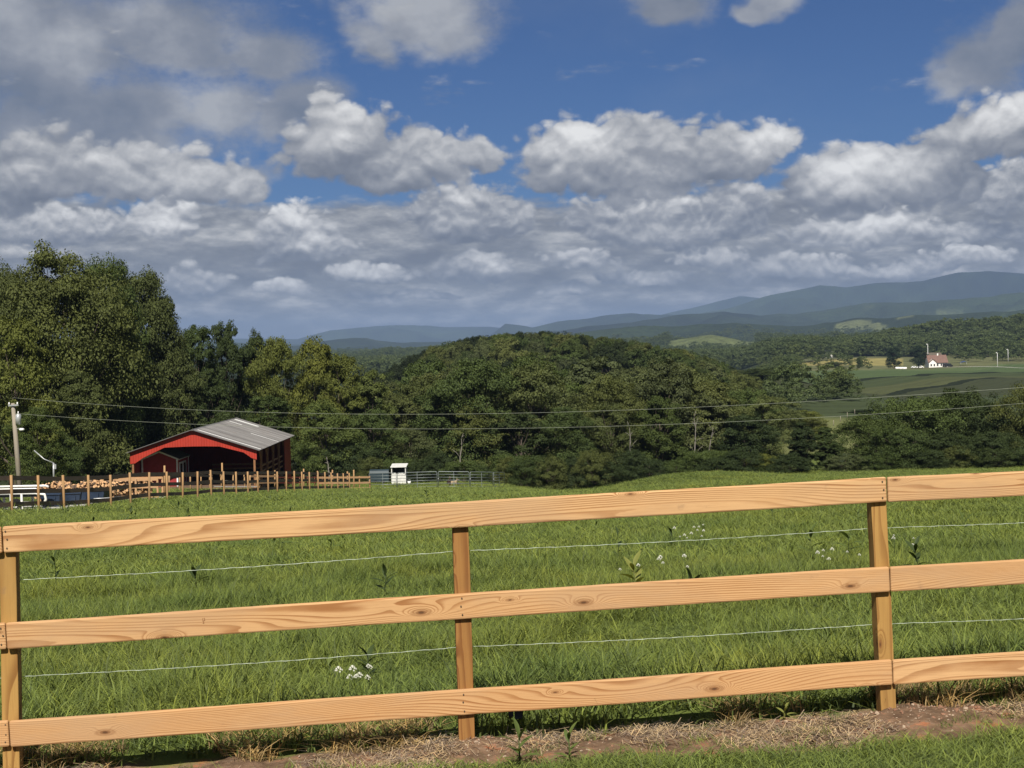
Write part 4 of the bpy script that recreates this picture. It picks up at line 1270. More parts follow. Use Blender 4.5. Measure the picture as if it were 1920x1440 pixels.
WEEDS = [
    (975, 1418, 7.66, .17, .13, 9, M_WEED, 'bright green young weed on the bare earth right of the middle post', 'weeds growing in the bare strip'),
    (1068, 1405, 7.75, .13, .10, 8, M_WEED, 'yellow-green seedling weed in the lawn edge below the middle rail', 'weeds growing in the bare strip'),
    (690, 1255, 10.6, .24, .17, 11, M_WEEDD, 'dark broad-leaved weed left of the middle post above the lower wire', None),
    (1195, 1085, 15.5, .40, .24, 11, M_YWEED, 'yellow-green tall weed below the upper wire right of the middle post', None),
    (1550, 1215, 10.8, .18, .13, 9, M_WEED, 'pale broad-leaved weed left of the right post above the bottom rail', None),
    (1723, 1045, 17.0, .36, .22, 10, M_WEEDD, 'dark weed right of the right post below the upper wire', None),
    (1590, 1005, 21.0, .40, .24, 9, M_WEED, 'leafy weed just left of the right post at the upper wire', None),
    (720, 1072, 17.5, .30, .2, 9, M_WEEDD, 'dark weed left of the middle post below the upper wire', None),
    (1300, 1092, 15.0, .25, .2, 10, M_WEEDD, 'dark spreading weed resting above the middle rail', None),
    (620, 1240, 10.9, .16, .12, 8, M_WEED, 'small green weed by the white clover left of the middle post', None),
    (1290, 1320, 8.75, .13, .10, 7, M_YWEED, 'small yellowing weed on the bank under the bottom rail', 'weeds growing in the bare strip'),
    (1470, 1345, 8.45, .07, .07, 6, M_YWEED, 'tiny yellow seedling at the dark bank left of the right post', 'weeds growing in the bare strip'),
    (560, 1408, 8.35, .10, .08, 7, M_YWEED, 'little yellow-green seedling on the bare strip left of the middle post', 'weeds growing in the bare strip'),
]
for w in WEEDS:
    *a, grp = w; weed(*a, group=grp or 'broad-leaved weeds standing in the pasture')
def many_weeds():
    rng = np.random.default_rng(44)
    for i in range(48):
        d = math.sqrt(rng.uniform(18 ** 2, 60 ** 2)); px = rng.uniform(30, 1900)
        x = (px - 960) / FPX * d; zg = gz(x, d)
        py = 645 + (EYE - zg) / d * FPX
        weed(px, py, d, rng.uniform(.22, .5), rng.uniform(.16, .26), 7, [M_WEEDD, M_WEED][int(rng.random() < .4)], 'small leafy weed in the pasture %s, %s' % ('left of the middle post' if px < 865 else 'between middle and right posts' if px < 1645 else 'right of the right post', 'near the fence' if d < 28 else 'halfway out' if d < 42 else 'far out'), 'weeds scattered over the pasture')
many_weeds()

def flowers(px, py, d, n, spread, h, label):
    p = pix(px, py, d); zg = float(gz2(p.x, p.y)[0]); rng = random.Random(int(px))
    o = empty('flower_patch', (p.x, p.y, zg), 0, label, 'wildflowers', 'white wildflowers in the pasture grass')
    hd = None
    for i in range(n):
        x, y = rng.gauss(0, spread), rng.gauss(0, spread * 1.4); z = float(gz2(p.x + x, p.y + y)[0]) - zg; hh = h * rng.uniform(.7, 1.2)
        if hd is None:
            mb = MB()
            for k in range(11):
                a = k * 2.4; rr = .011 * math.sqrt(k); mb.box((rr * math.cos(a), rr * math.sin(a), -.004 * k), (.014, .010, .012), a)
            hd = mb.mesh('flower_head', M_PETAL); stm = MB().tube([(0, 0, 0), (.01, 0, .6), (0, 0, 1.0)], .0025, 4).mesh('stem', M_WEED)
        q = mesh_obj('flower_head', hd, o, (x, y, z + hh)); k_ = rng.uniform(.35, .75); q.scale = (k_, k_, k_)
        st = mesh_obj('stem', stm, o, (x, y, z)); st.scale = (1, 1, hh)
flowers(672, 1285, 10.1, 9, .09, .20, 'white clover heads in grass left of the middle post')
flowers(1295, 990, 24.5, 12, .16, .42, 'tall white wildflowers at the upper wire right of the middle post')
flowers(1255, 1060, 17.0, 8, .26, .34, 'scattered white wildflowers above the middle rail')
flowers(1560, 1040, 18.0, 8, .16, .3, 'white wildflowers just left of the right post')
flowers(1690, 1010, 20.0, 5, .2, .34, 'few white wildflowers right of the right post')

# ------------------------------------------------------------------ pasture fence along the yard
def board_fence(name, pts, post_h, rails, label, post_mat, rail_mat, pw=.10, rail_h=.14, top_extra=.04, group=None, span=1, side=1, z_off=0.0, jit=.02):
    """pts: list of (x,y) post positions. rails: heights of rail centres"""
    x0, y0 = pts[0]; z0 = gz(x0, y0)
    o = empty(name, (x0, y0, z0), 0, label, 'fence', group)
    rng = random.Random(len(pts) * 3 + int(x0 * 10))
    pm = None
    zs = [gz(x, y) + z_off for x, y in pts]
    for (x, y), z in zip(pts, zs):
        h = post_h + rng.uniform(-jit, jit) * 2
        if pm is None:
            pm = MB().tube([(0, 0, -.25), (0, 0, .5), (.0, 0, 1.0)], pw / 2 * 1.12, 8).mesh('post', post_mat)
        q = mesh_obj('post', pm, o, (x - x0, y - y0, z - z0)); q.scale = (1, 1, h); q.rotation_euler = (rng.uniform(-jit, jit), rng.uniform(-jit, jit), 0)
    for k in range(0, len(pts) - 1, span):
        k2 = min(k + span, len(pts) - 1)
        for rh in rails:
            a = Vector((pts[k][0] - x0, pts[k][1] - y0, zs[k] - z0 + rh + rng.uniform(-.012, .012))); b = Vector((pts[k2][0] - x0, pts[k2][1] - y0, zs[k2] - z0 + rh + rng.uniform(-.012, .012)))
            d = (b - a).normalized(); n = Vector((-d.y, d.x, 0)).normalized() * side * (pw / 2 + .022)
            a += n; b += n; L = (b - a).length
            ro = MB().beam((0, 0, 0), (L - .006, 0, 0), .026, rail_h).build('board', rail_mat, o)
            ro.location = a; ro.rotation_euler = d.to_track_quat('X', 'Z').to_euler()
    return o
FX = [16, 66, 114, 160, 202, 239, 274, 308, 337, 365, 391, 415, 438, 460, 479, 498, 515, 532, 547, 562, 576, 592, 605, 617, 629, 640, 651]
n_ = len(FX)
FD = [58.7 + 2.54 * i for i in range(n_)]
PF = [((x - 960) / FPX * d, d) for x, d in zip(FX, FD)]
PF = [(PF[0][0] - .6, FD[0] - 2.5)] + PF
board_fence('pasture_fence', PF, 1.52, (1.40, .88, .36), 'long dark-railed fence with tan posts running from left edge past the barn', M_POST2, M_DARKB, span=1, side=1, rail_h=.18)

def pen(pxs, ds, h, rails, label, pm, rm, rail_h=.14, name='pen_fence', **k):
    n = len(pxs); pts = [((x - 960) / FPX * d, d) for x, d in zip(pxs, ds)]
    return board_fence(name, pts, h, rails, label, pm, rm, rail_h=rail_h, side=-1, group='small pens beside the barn', **k)
lin = lambda a, b, n: [a + (b - a) * i / (n - 1) for i in range(n)]
pen(lin(592, 689, 6), lin(127, 131, 6), 1.30, (1.20, .72, .25), 'pale new three-rail pen front left of the blue-grey tank', M_POST2, M_BOARD2, .16)
pen(lin(464, 516, 4), lin(112, 116, 4), 1.30, (1.22, .74), 'pale two-rail pen front below the barn corner post', M_POST2, M_BOARD2, .15)
pen(lin(388, 476, 5), lin(110, 116, 5), 1.35, (1.42, .86, .42), 'thin pole-railed pen in front of the dark barn opening', M_POST2, M_WHITE, .05)
pen(lin(516, 600, 7), lin(124, 132, 7), 1.30, (1.25, .80, .35), 'red-brown railed pen right of the barn corner', M_BROWNW, M_REDW, .08)
pen(lin(312, 392, 5), lin(100, 110, 5), 1.25, (1.15, .65, .15), 'dark weathered pen in front of the small shed', M_POST2, M_DARKB, .15)
# tall odd posts standing among the pens
for (px, pt, d, lab) in ((308, 873, 92, 'tall thin post in front of the small dark red shed'), (416, 868, 112, 'tall thin post in the dark barn opening'), (515, 882, 116, 'reddish post at the corner of the pale two-rail pen'),
                         (569, 879, 128, 'tall post behind the red-brown railed pen'), (595, 883, 128, 'tall post at the left end of the pale new pen front'), (623, 881, 133, 'second tall post above the pale new pen front'),
                         (651, 884, 134, 'third tall post above the pale new pen front'), (663, 881, 134, 'rightmost tall post above the pale new pen front')):
    p = pix(px, pt, d); zg = gz(p.x, p.y)
    mb = MB().tube([(0, 0, -.3), (0.0, 0, (p.z - zg) * .5), (.01, .01, p.z - zg)], [.07, .065, .06], 8); q = mb.build('timber_post', M_POST2); q.location = (p.x, p.y, zg)
    tag(q, lab, 'post', 'tall timber posts among the pens')

# ------------------------------------------------------------------ barn
BX0, BX1, BY0, BY1 = -33.3, -22.5, 130.0, 150.5
BZ = -10.35
def barn():
    xm = (BX0 + BX1) / 2; W = BX1 - BX0; L = BY1 - BY0
    o = empty('open_barn', (xm, BY0, BZ), 0.0, 'open-fronted red metal barn with grey ribbed roof', 'barn')
    hw = W / 2; EV, RD = 3.30, 5.08; ov = .42
    slope = (RD - EV) / hw
    def zr(x): return RD - abs(x) * slope
    # roof: two ribbed slopes with thickness
    for sgn in (-1, 1):
        ys = []; prof = []
        y = -ov
        while y < L + ov:
            for (dy, dz_) in ((0, 0), (.33, 0), (.36, .035), (.42, .035), (.45, 0)):
                ys.append(min(y + dy, L + ov)); prof.append(dz_)
            y += .45
        V = []; F_ = []
        xe = sgn * (hw + ov); n = len(ys)
        for (yy, pz) in zip(ys, prof):
            V += [(sgn * .02, yy, zr(.02) + .06 + pz), (xe, yy, zr(xe) + .06 + pz), (xe, yy, zr(xe) + .03), (sgn * .02, yy, zr(.02) + .03)]
        for i in range(n - 1):
            for q in range(4):
                f = (i * 4 + q, i * 4 + 4 + q, i * 4 + 4 + (q + 1) % 4, i * 4 + (q + 1) % 4)
                F_.append(f if sgn > 0 else f[::-1])
        F_ += [(0, 1, 2, 3), tuple((n - 1) * 4 + q for q in (3, 2, 1, 0))]
        ro = MB().add(V, F_).build('roof', M_ROOF, o)
        if sgn > 0:
            for (ya, w_, x0_, x1_) in ((.55, .28, .3, hw + ov - .04), (18.2, .75, .25, 2.6), (10.5, .16, 3.2, hw + ov - .04), (15.3, .3, .3, 1.5)):
                MB().add([(x0_, ya, zr(x0_) + .104), (x1_, ya, zr(x1_) + .104), (x1_, ya + w_, zr(x1_) + .104), (x0_, ya + w_, zr(x0_) + .104),
                          (x0_, ya, zr(x0_) + .09), (x1_, ya, zr(x1_) + .09), (x1_, ya + w_, zr(x1_) + .09), (x0_, ya + w_, zr(x0_) + .09)],
                         [(0, 1, 2, 3), (7, 6, 5, 4), (0, 4, 5, 1), (1, 5, 6, 2), (2, 6, 7, 3), (3, 7, 4, 0)]).build('light_sheet', M_SKYL, ro)
    MB().add([(-.22, -ov - .01, RD - .02), (0, -ov - .01, RD + .11), (.22, -ov - .01, RD - .02), (-.22, L + ov + .01, RD - .02), (0, L + ov + .01, RD + .11), (.22, L + ov + .01, RD - .02)],
             [(0, 1, 4, 3), (1, 2, 5, 4), (0, 2, 1), (3, 4, 5)]).build('ridge_cap', M_ROOF, o)
    # front gable skirt with its raised, chamfered opening
    def gable(y, low, name, mat, th=.05):
        xs = [p[0] for p in low]
        V = []; F_ = []
        for dy in (0, th):
            V += [(x, y + dy, z) for x, z in low] + [(x, y + dy, zr(x) + .015) for x, _ in low]
        n = len(low)
        for i in range(n - 1):
            F_.append((i, i + 1, n + i + 1, n + i)); F_.append((2 * n + i + 1, 2 * n + i, 3 * n + i, 3 * n + i + 1))
            F_.append((i + 1, i, 2 * n + i, 2 * n + i + 1))
        return MB().add(V, F_).build(name, mat, o)
    e = hw + .12
    low = [(-e, 2.25), (-hw + .32, 2.30), (-hw + 1.0, 2.75), (-hw + 2.9, 3.62), (-1.0, 3.66), (0, 3.67), (1.0, 3.66), (hw - 3.1, 3.62), (hw - 1.0, 3.05), (hw - .32, 2.55), (e, 2.40)]
    gable(-.06, low, 'front_gable', M_RED)
    gable(L, [(-hw, -.6), (0, -.6), (hw, -.6)], 'back_wall', M_RED)
    # side walls
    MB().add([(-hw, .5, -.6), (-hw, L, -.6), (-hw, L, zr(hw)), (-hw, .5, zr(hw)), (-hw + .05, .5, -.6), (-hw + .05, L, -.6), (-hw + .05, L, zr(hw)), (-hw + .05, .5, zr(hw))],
             [(0, 3, 2, 1), (4, 5, 6, 7), (0, 1, 5, 4), (2, 3, 7, 6), (1, 2, 6, 5), (3, 0, 4, 7)]).build('side_wall', M_RED_SHADED, o)
    q = MB().box((hw, L - 2.0, (zr(hw) - 1.2) / 2), (.05, 4.0, zr(hw) + 1.2)).build('end_panel', M_RED_SHADED, o); q['label'] = 'red siding panel, colour darkened as shade, closing the far right corner'
    # eave beams, posts with knee braces, feed rails
    for s in (-1, 1):
        MB().beam((s * (hw - .1), 0, zr(hw) - .14), (s * (hw - .1), L, zr(hw) - .14), .1, .26).build('eave_beam', M_BROWNW, o)
    pm = MB().box((0, 0, 1.25), (.17, .17, 3.6)).mesh('post', M_BROWNW)
    br = MB().beam((0, 0, 2.15), (0, .8, 2.95), .07, .12, up=(1, 0, 0)).beam((0, 0, 2.15), (0, -.8, 2.95), .07, .12, up=(1, 0, 0)).mesh('knee_brace', M_BROWNW)
    for s in (-1, 1):
        for i in range(7):
            y = .1 + i * (L - .3) / 6
            q = mesh_obj('post', pm, o, (s * (hw - .1), y, 0))
            if 0 < i < 6: mesh_obj('knee_brace', br, q)
    for (y, z) in ((9.0, 1.35), (9.0, .95), (9.0, .55)):
        MB().beam((-.2, y, z), (hw - .2, y, z), .05, .16).build('feed_rail', M_BROWNW, o)
    for z in (1.5, 1.0, .5):
        MB().beam((hw - .22, 3.5, z), (hw - .22, L - 4, z), .05, .15).build('side_rail', M_BROWNW, o)
    for i in range(6):
        y = 3 + i * 3.1
        for s in (-1, 1): MB().beam((0, y, RD - .1), (s * (hw - .1), y, zr(hw) - .12), .06, .18, up=(0, 1, 0)).build('rafter', M_BROWNW, o)
    MB().box((0, L / 2, -.28), (W - .3, L - .3, .5)).build('earth_floor', M_EARTH, o)
barn()

def shed():
    x0, x1, y0, y1 = -33.05, -29.95, 132.7, 137.4; z0 = BZ
    o = empty('garden_shed', ((x0 + x1) / 2, y0, z0), 0, 'small dark red shed with white trim inside the barn front', 'shed')
    hw = (x1 - x0) / 2; L = y1 - y0; EV, RD = 2.42, 3.06
    V = [(-hw, 0, -.1), (hw, 0, -.1), (hw, 0, EV), (0, 0, RD), (-hw, 0, EV), (-hw, L, -.1), (hw, L, -.1), (hw, L, EV), (0, L, RD), (-hw, L, EV)]
    MB().add(V, [(0, 1, 2, 3, 4), (9, 8, 7, 6, 5), (1, 6, 7, 2), (5, 0, 4, 9), (0, 5, 6, 1)]).build('wall', M_SHEDR, o)
    sl = (RD - EV) / hw
    for s in (-1, 1):
        a, b = Vector((0, 0, RD + .03)), Vector((s * (hw + .18), 0, RD + .03 - sl * (hw + .18)))
        P_ = []
        for yy in (-.15, L + .15):
            P_ += [(a.x, yy, a.z), (b.x, yy, b.z), (b.x, yy, b.z + .06), (a.x, yy, a.z + .06)]
        MB().hexa([P_[0], P_[1], P_[5], P_[4], P_[3], P_[2], P_[6], P_[7]]).build('roof', M_SHEDRF, o)
        MB().beam((a.x, -.17, a.z), (b.x, -.17, b.z), .04, .13, up=(0, 0, 1)).build('rake_trim', M_TRIM, o)
    for (x, y) in ((-hw, -.012), (hw, -.012)):
        MB().box((x, y, 1.15), (.13, .05, 2.5)).build('corner_trim', M_TRIM, o)
    MB().box((hw + .015, L - .1, 1.15), (.05, .13, 2.5)).build('corner_trim', M_TRIM, o)
    MB().box((hw + .1, L / 2, EV - .06), (.05, L, .12)).build('eave_trim', M_TRIM, o)
    for k, yc in enumerate((1.35, 2.75)):
        d = MB().box((hw + .03, yc, 1.02), (.06, 1.3, 2.06)).build('door', M_TRIM, o)
        MB().box((hw + .068, yc, 1.42), (.02, .72, .95)).build('door_pane', M_GLASS, d)
        MB().box((hw + .068, yc, .45), (.02, .72, .55)).build('lower_panel', M_SHEDR, d)
        MB().tube([(hw + .075, yc + (.5 if k == 0 else -.5), .95), (hw + .11, yc + (.5 if k == 0 else -.5), .95)], .03, 8).build('door_handle', M_GALV, d)
shed()

# ------------------------------------------------------------------ yard on the left: firewood, racks, trailer, poles
def yard():
    # pale gravel drive
    pts = []
    for (px, d) in ((-60, 66.5), (230, 80.5), (300, 92), (200, 100), (-60, 92)):
        pts.append(((px - 960) / FPX * d, d))
    n = 26; V = []; F_ = []
    for j in range(n + 1):
        for i in range(n + 1):
            d = 67.0 + 12 * j / n + (0 if i == 0 else 0); x = -26 + 5.6 * i / n + .25 * math.sin(j)
            V.append((x, d, gz(x, d) + .03))
    for j in range(n):
        for i in range(n): F_.append((j * (n + 1) + i, j * (n + 1) + i + 1, (j + 1) * (n + 1) + i + 1, (j + 1) * (n + 1) + i))
    g = MB().add(V, F_).build('gravel_yard', M_GRAVEL); tag(g, 'pale gravel patch behind the dark-railed fence', kind='structure')
    lr = random.Random(8)
    mlog_b = plain('split_bark', (.10, .065, .042), .9, var=.5, scale=9.0); mlog_e = plain('split_face', (.50, .30, .15), .8, var=.45, scale=9.0)
    def heap(name, px0, px1, d, ztop, zbot, label, depth=1.1, n=260, rise=True):
        xa = (px0 - 960) / FPX * d; xb = (px1 - 960) / FPX * d; zg = gz((xa + xb) / 2, d)
        V = []; F_ = []; mi = []
        for i in range(n):
            x = lr.uniform(xa, xb); t_ = (x - xa) / (xb - xa); top = ztop - (.35 * abs(t_ - .5) ** 2 * 4 if rise else 0)
            z = zbot + (top - zbot) * lr.random() ** .7; y = d + lr.uniform(-.5, .5) * depth * (1 if not rise else (1.25 - .5 * (z - zbot) / (ztop - zbot)))
            L = lr.uniform(.16, .24); r = lr.uniform(.055, .10); dirv = Vector((lr.gauss(0, .55), lr.gauss(-1, .35), lr.gauss(0, .35))).normalized()
            sd = dirv.cross(Vector((0, 0, 1))).normalized(); up = sd.cross(dirv); a0 = lr.uniform(0, 6.28); k = 3 if lr.random() < .6 else 6
            c = Vector((x, y, zg + z)); b = len(V)
            for q in (-1, 1):
                for j in range(k): V.append(c + dirv * L * q + (sd * math.cos(a0 + 6.283 * j / k) + up * math.sin(a0 + 6.283 * j / k)) * r)
            for j in range(k): F_.append((b + j, b + (j + 1) % k, b + k + (j + 1) % k, b + k + j)); mi.append(0 if (k == 6 or j == 0) else 1)
            F_.append(tuple(b + j for j in reversed(range(k)))); mi.append(1); F_.append(tuple(b + k + j for j in range(k))); mi.append(1)
        me = bpy.data.meshes.new('logs'); me.from_pydata([tuple(v) for v in V], [], F_); me.materials.append(mlog_b); me.materials.append(mlog_e); me.polygons.foreach_set('material_index', mi)
        return me, (xa + xb) / 2, d, zg
    for (p0, p1, d, zt, zb, lab, n) in ((70, 134, 76, 1.08, .05, 'left heap of split firewood behind the dark-railed fence', 300), (132, 214, 78, 1.12, .05, 'right heap of split firewood behind the dark-railed fence', 360)):
        me, x, y, zg = heap('firewood', p0, p1, d, zt, zb, lab, 1.4, n)
        o = empty('firewood_heap', (x, y, zg), 0, lab, 'firewood', 'firewood heaps in the yard'); q = mesh_obj('logs', me, o, (-x, -y, -zg)); q['kind'] = 'stuff'
    # timber rack with logs
    d = 80.0; xa, xb = (214 - 960) / FPX * d, (295 - 960) / FPX * d; zg = gz(xb, d); xm = (xa + xb) / 2; hw = (xb - xa) / 2
    o = empty('firewood_rack', (xm, d, zg), 0, 'pale timber rack half filled with logs behind the fence', 'rack')
    for z in (1.18, .78, .28):
        for yy in (-.5, .5): MB().beam((-hw, yy, z), (hw, yy, z), .05, .12).build('rail', M_BOARD2, o)
    for x in (-hw, 0.0, hw):
        for yy in (-.5, .5): MB().box((x, yy * 1.12, .6), (.1, .09, 1.25)).build('upright', M_BOARD2, o)
    for x in (-hw, hw): MB().beam((x, -.6, .34), (x, .6, .34), .08, .1).build('cross_piece', M_BOARD2, o)
    MB().box((0, 0, .1), (2 * hw + .3, 1.2, .10)).build('base_plank', M_WHITE, o)
    me, x, y, z = heap('rack_logs', 218, 278, d, 1.05, .34, '', .7, 160, False)
    lo = empty('stacked_logs', (x, y, z + .2), 0, 'rough round logs lying in the pale timber rack', 'logs'); q = mesh_obj('logs', me, lo, (-x, -y, -z - .2)); q['kind'] = 'stuff'
    # white flat trailer frame
    d = 68.0; xa, xb = (-40 - 960) / FPX * d, (74 - 960) / FPX * d; zg = gz(xb, d); xm = (xa + xb) / 2; hw = (xb - xa) / 2
    o = empty('flat_trailer', (xm, d, zg), 0, 'low white-railed flat trailer parked at the left edge', 'trailer')
    for z in (.98, .78):
        for yy in (-.6, .9): MB().tube([(-hw, yy, z), (hw - .12, yy, z), (hw, yy, z - .06)], .05, 8).build('rail', M_WHITE, o)
    MB().box((0, .15, .66), (2 * hw - .2, 1.4, .1)).build('deck', M_BLACK, o)
    for x in (-hw * .5, hw * .1, hw * .45):
        for yy in (-.6, .9): MB().box((x, yy, .42), (.09, .09, .85)).build('leg', M_WHITE, o)
    for x in (-.5, .35): 
        w = MB().tube([(x, -.78, .28), (x, -.56, .28)], .28, 14).build('wheel', M_BLACK, o); MB().tube([(x, -.79, .28), (x, -.785, .28)], .14, 10).build('rim', M_WHITE, w)
    MB().tube([(hw, -.6, .76), (hw + .25, -.55, .72), (hw + .3, -.5, .5), (hw + .2, -.5, .28)], .06, 8).build('tow_bar', M_WHITE, o)
    # navy crates and a grey wheelbarrow tub
    for (px, d, w, h, lab) in ((92, 70, .9, .62, 'leftmost navy plastic crate under the firewood'), (126, 71.5, 1.0, .58, 'middle navy plastic crate under the firewood'), (172, 73.5, 1.25, .66, 'rightmost navy plastic crate under the firewood')):
        x = (px - 960) / FPX * d; zg = gz(x, d)
        o = empty('plastic_crate', (x, d, zg), lr.uniform(-.2, .2), lab, 'crate', 'navy plastic crates below the firewood')
        P_ = [(-w * .42, -.35, .02), (w * .42, -.35, .02), (w * .42, .35, .02), (-w * .42, .35, .02), (-w / 2, -.42, h), (w / 2, -.42, h), (w / 2, .42, h), (-w / 2, .42, h)]
        MB().hexa(P_).build('body', M_NAVY, o); MB().box((0, 0, h + .02), (w + .08, .92, .05)).build('rim', M_NAVY, o)
        for s in (-1, 1): MB().box((s * w * .25, -.43, h * .5), (.06, .06, h * .7)).build('rib', M_NAVY, o)
    d = 72.5; x = (196 - 960) / FPX * d; zg = gz(x, d)
    o = empty('tub', (x, d, zg), .5, 'pale grey shallow tub leaning at the right navy crate', 'tub')
    n = 16; V = []; F_ = []
    for (r, z) in ((.30, .02), (.48, .26), (.45, .26), (.28, .06)):
        V += [(r * 1.3 * math.cos(6.283 * k / n), r * math.sin(6.283 * k / n), z) for k in range(n)]
    for q in range(3):
        for k in range(n): F_.append((q * n + k, q * n + (k + 1) % n, (q + 1) * n + (k + 1) % n, (q + 1) * n + k))
    F_.append(tuple(range(n))[::-1]); F_.append(tuple(3 * n + k for k in range(n)))
    MB().add(V, F_, True).build('basin', M_GALV, o); MB().tube([(-.7, -.1, .3), (0, 0, .27), (.7, .1, .3)], .02, 6).build('handle', M_GALV, o)
    # short service pole with pipe
    d = 92; p = pix(101, 868, d); zg = gz(p.x, d); H = p.z - zg
    o = empty('service_post', (p.x, d, zg), 0, 'short wooden service post with grey pipe right of the utility pole', 'post')
    MB().tube([(0, 0, -.3), (0, 0, H * .6)], .11, 8).build('timber', M_POST2, o); MB().tube([(0, -.13, H * .2), (0, -.1, H * .8), (-.02, 0, H)], .055, 8).build('pipe', M_GALV, o)
    MB().tube([(-.02, 0, H), (-.6, 0, H + .25), (-1.2, 0, H + .8)], .035, 6).build('service_cable', M_GALV, o); MB().box((.1, -.08, H - .22), (.14, .12, .3)).build('meter_box', M_GALV, o)
yard()

# ------------------------------------------------------------------ utility pole and the two cables
def lines():
    d = 100.0
    foot = pix(39, 935, d); head = pix(24, 756, d); zg = gz(foot.x, d); H = head.z - zg; dx_ = head.x - foot.x
    o = empty('utility_pole', (foot.x, d, zg), 0, 'leaning grey utility pole with transformer and lamp at left', 'utility pole')
    MB().tube([(0, 0, -.4), (dx_ * .5, 0, H * .5), (dx_, 0, H)], [.19, .165, .13], 10).build('shaft', M_OLDW, o)
    def on(z): return Vector((dx_ * z / H, 0, z))
    q = on(H - .15); MB().beam(q + Vector((-.25, -.17, 0)), q + Vector((.42, -.17, .03)), .09, .1).build('cross_arm', M_GALV, o)
    for x in (-.2, .35): MB().tube([q + Vector((x, -.17, .05)), q + Vector((x, -.17, .22))], [.06, .035], 8).build('insulator', M_TRIM, o)
    q = on(H - 1.05); tr = MB().tube([q + Vector((.30, -.05, -.38)), q + Vector((.30, -.05, .25)), q + Vector((.30, -.05, .32))], [.19, .19, .12], 12).build('transformer', M_GALV, o)
    MB().tube([q + Vector((.30, -.05, .3)), q + Vector((.30, -.05, .5))], [.05, .03], 8).build('bushing', M_TRIM, tr)
    q = on(H - 1.75); MB().tube([q, q + Vector((.35, -.12, .06)), q + Vector((.5, -.15, .05))], .03, 6).build('lamp_arm', M_GALV, o)
    MB().tube([q + Vector((.5, -.15, .07)), q + Vector((.5, -.15, .0)), q + Vector((.5, -.15, -.1))], [.10, .19, .14], 10).build('lamp_head', M_TRIM, o)
    K = [[(24, 745), (250, 764), (640, 774), (1000, 775), (1300, 765), (1600, 746), (1920, 727), (2500, 682)], [(26, 775), (230, 789), (430, 798), (700, 803), (1000, 803), (1300, 795), (1600, 777), (1920, 757), (2500, 700)]]
    for k, ks in enumerate(K):
        xs = np.array([p[0] for p in ks], float); ys = np.array([p[1] for p in ks], float)
        cf = np.polyfit(xs, ys, 4); pts = []
        for px in np.linspace(24, 2500, 90):
            dd = 100 + (84 - 100) * (px - 24) / 2476.0
            pts.append(pix(float(px), float(np.polyval(cf, px)), dd))
        w = MB().tube(pts, .0075, 5).build('power_cable', M_CABLE)
        tag(w, ('upper' if k == 0 else 'lower') + ' overhead cable crossing in front of the wooded hill', 'cable', 'overhead cables')
        if k == 0: end = pts[-1]
    zg = gz(end.x, end.y)
    o = empty('utility_pole', (end.x, end.y, zg), 0, 'grey utility pole beyond the right edge carrying both cables', 'utility pole')
    Hh = end.z - zg + .5
    MB().tube([(0, .16, -.4), (0, .16, Hh)], [.19, .13], 10).build('shaft', M_OLDW, o); MB().box((0, .02, Hh - .4), (1.2, .1, .12)).build('cross_arm', M_OLDW, o)
lines()

# ------------------------------------------------------------------ steel corral panels, shelter, tank, goats
def corral():
    segs = [((688, 131.5), (739, 131.0), 'leftmost steel corral panel in front of the blue-grey tank'), ((741, 131.0), (815.5, 130.5), 'long steel corral panel in front of the white shelter'), ((818, 130.4), (876, 130.6), 'steel corral panel in front of the goats'),
            ((878, 130.7), (920, 133.5), 'steel corral panel right of the goats'), ((922, 133.8), (942, 141.0), 'end steel corral panel turning away to the trees')]
    for (a, da), (b, db), lab in segs:
        A = Vector(((a - 960) / FPX * da, da, 0)); B = Vector(((b - 960) / FPX * db, db, 0)); A.z = gz(A.x, A.y) + .02; B.z = gz(B.x, B.y) + .02
        o = empty('corral_panel', A, 0, lab, 'corral panel', 'steel corral panels'); L = B - A; H = 1.52; u = L.normalized()
        r = .12; pts = [(0, 0, 0)]; z = Vector((0, 0, 1))
        loop = [Vector(), z * (H - r)] + [u * (r - r * math.cos(t_)) + z * (H - r + r * math.sin(t_)) for t_ in (.5, 1.05)] + [u * r + z * H, L - u * r + z * H] + \
               [L - u * (r - r * math.sin(1.57 - t_)) * 1.0 + z * (H - r + r * math.cos(t_)) for t_ in (.5, 1.05)] + [L + z * (H - r), L.copy()]
        MB().tube(loop, .026, 6).build('frame', M_STEEL, o)
        for i, zz in enumerate((.22, .50, .77, 1.02, 1.27)):
            MB().tube([z * zz, L + z * zz], .021, 6).build('rail', M_STEEL, o)
        MB().beam(L * .5 + z * .02, L * .5 + z * (H - .02), .04, .02, up=(0, 1, 0)).build('brace', M_STEEL, o)
        MB().box((0, -.04, .9), (.07, .06, .1)).build('latch', M_GALV, o)
corral()
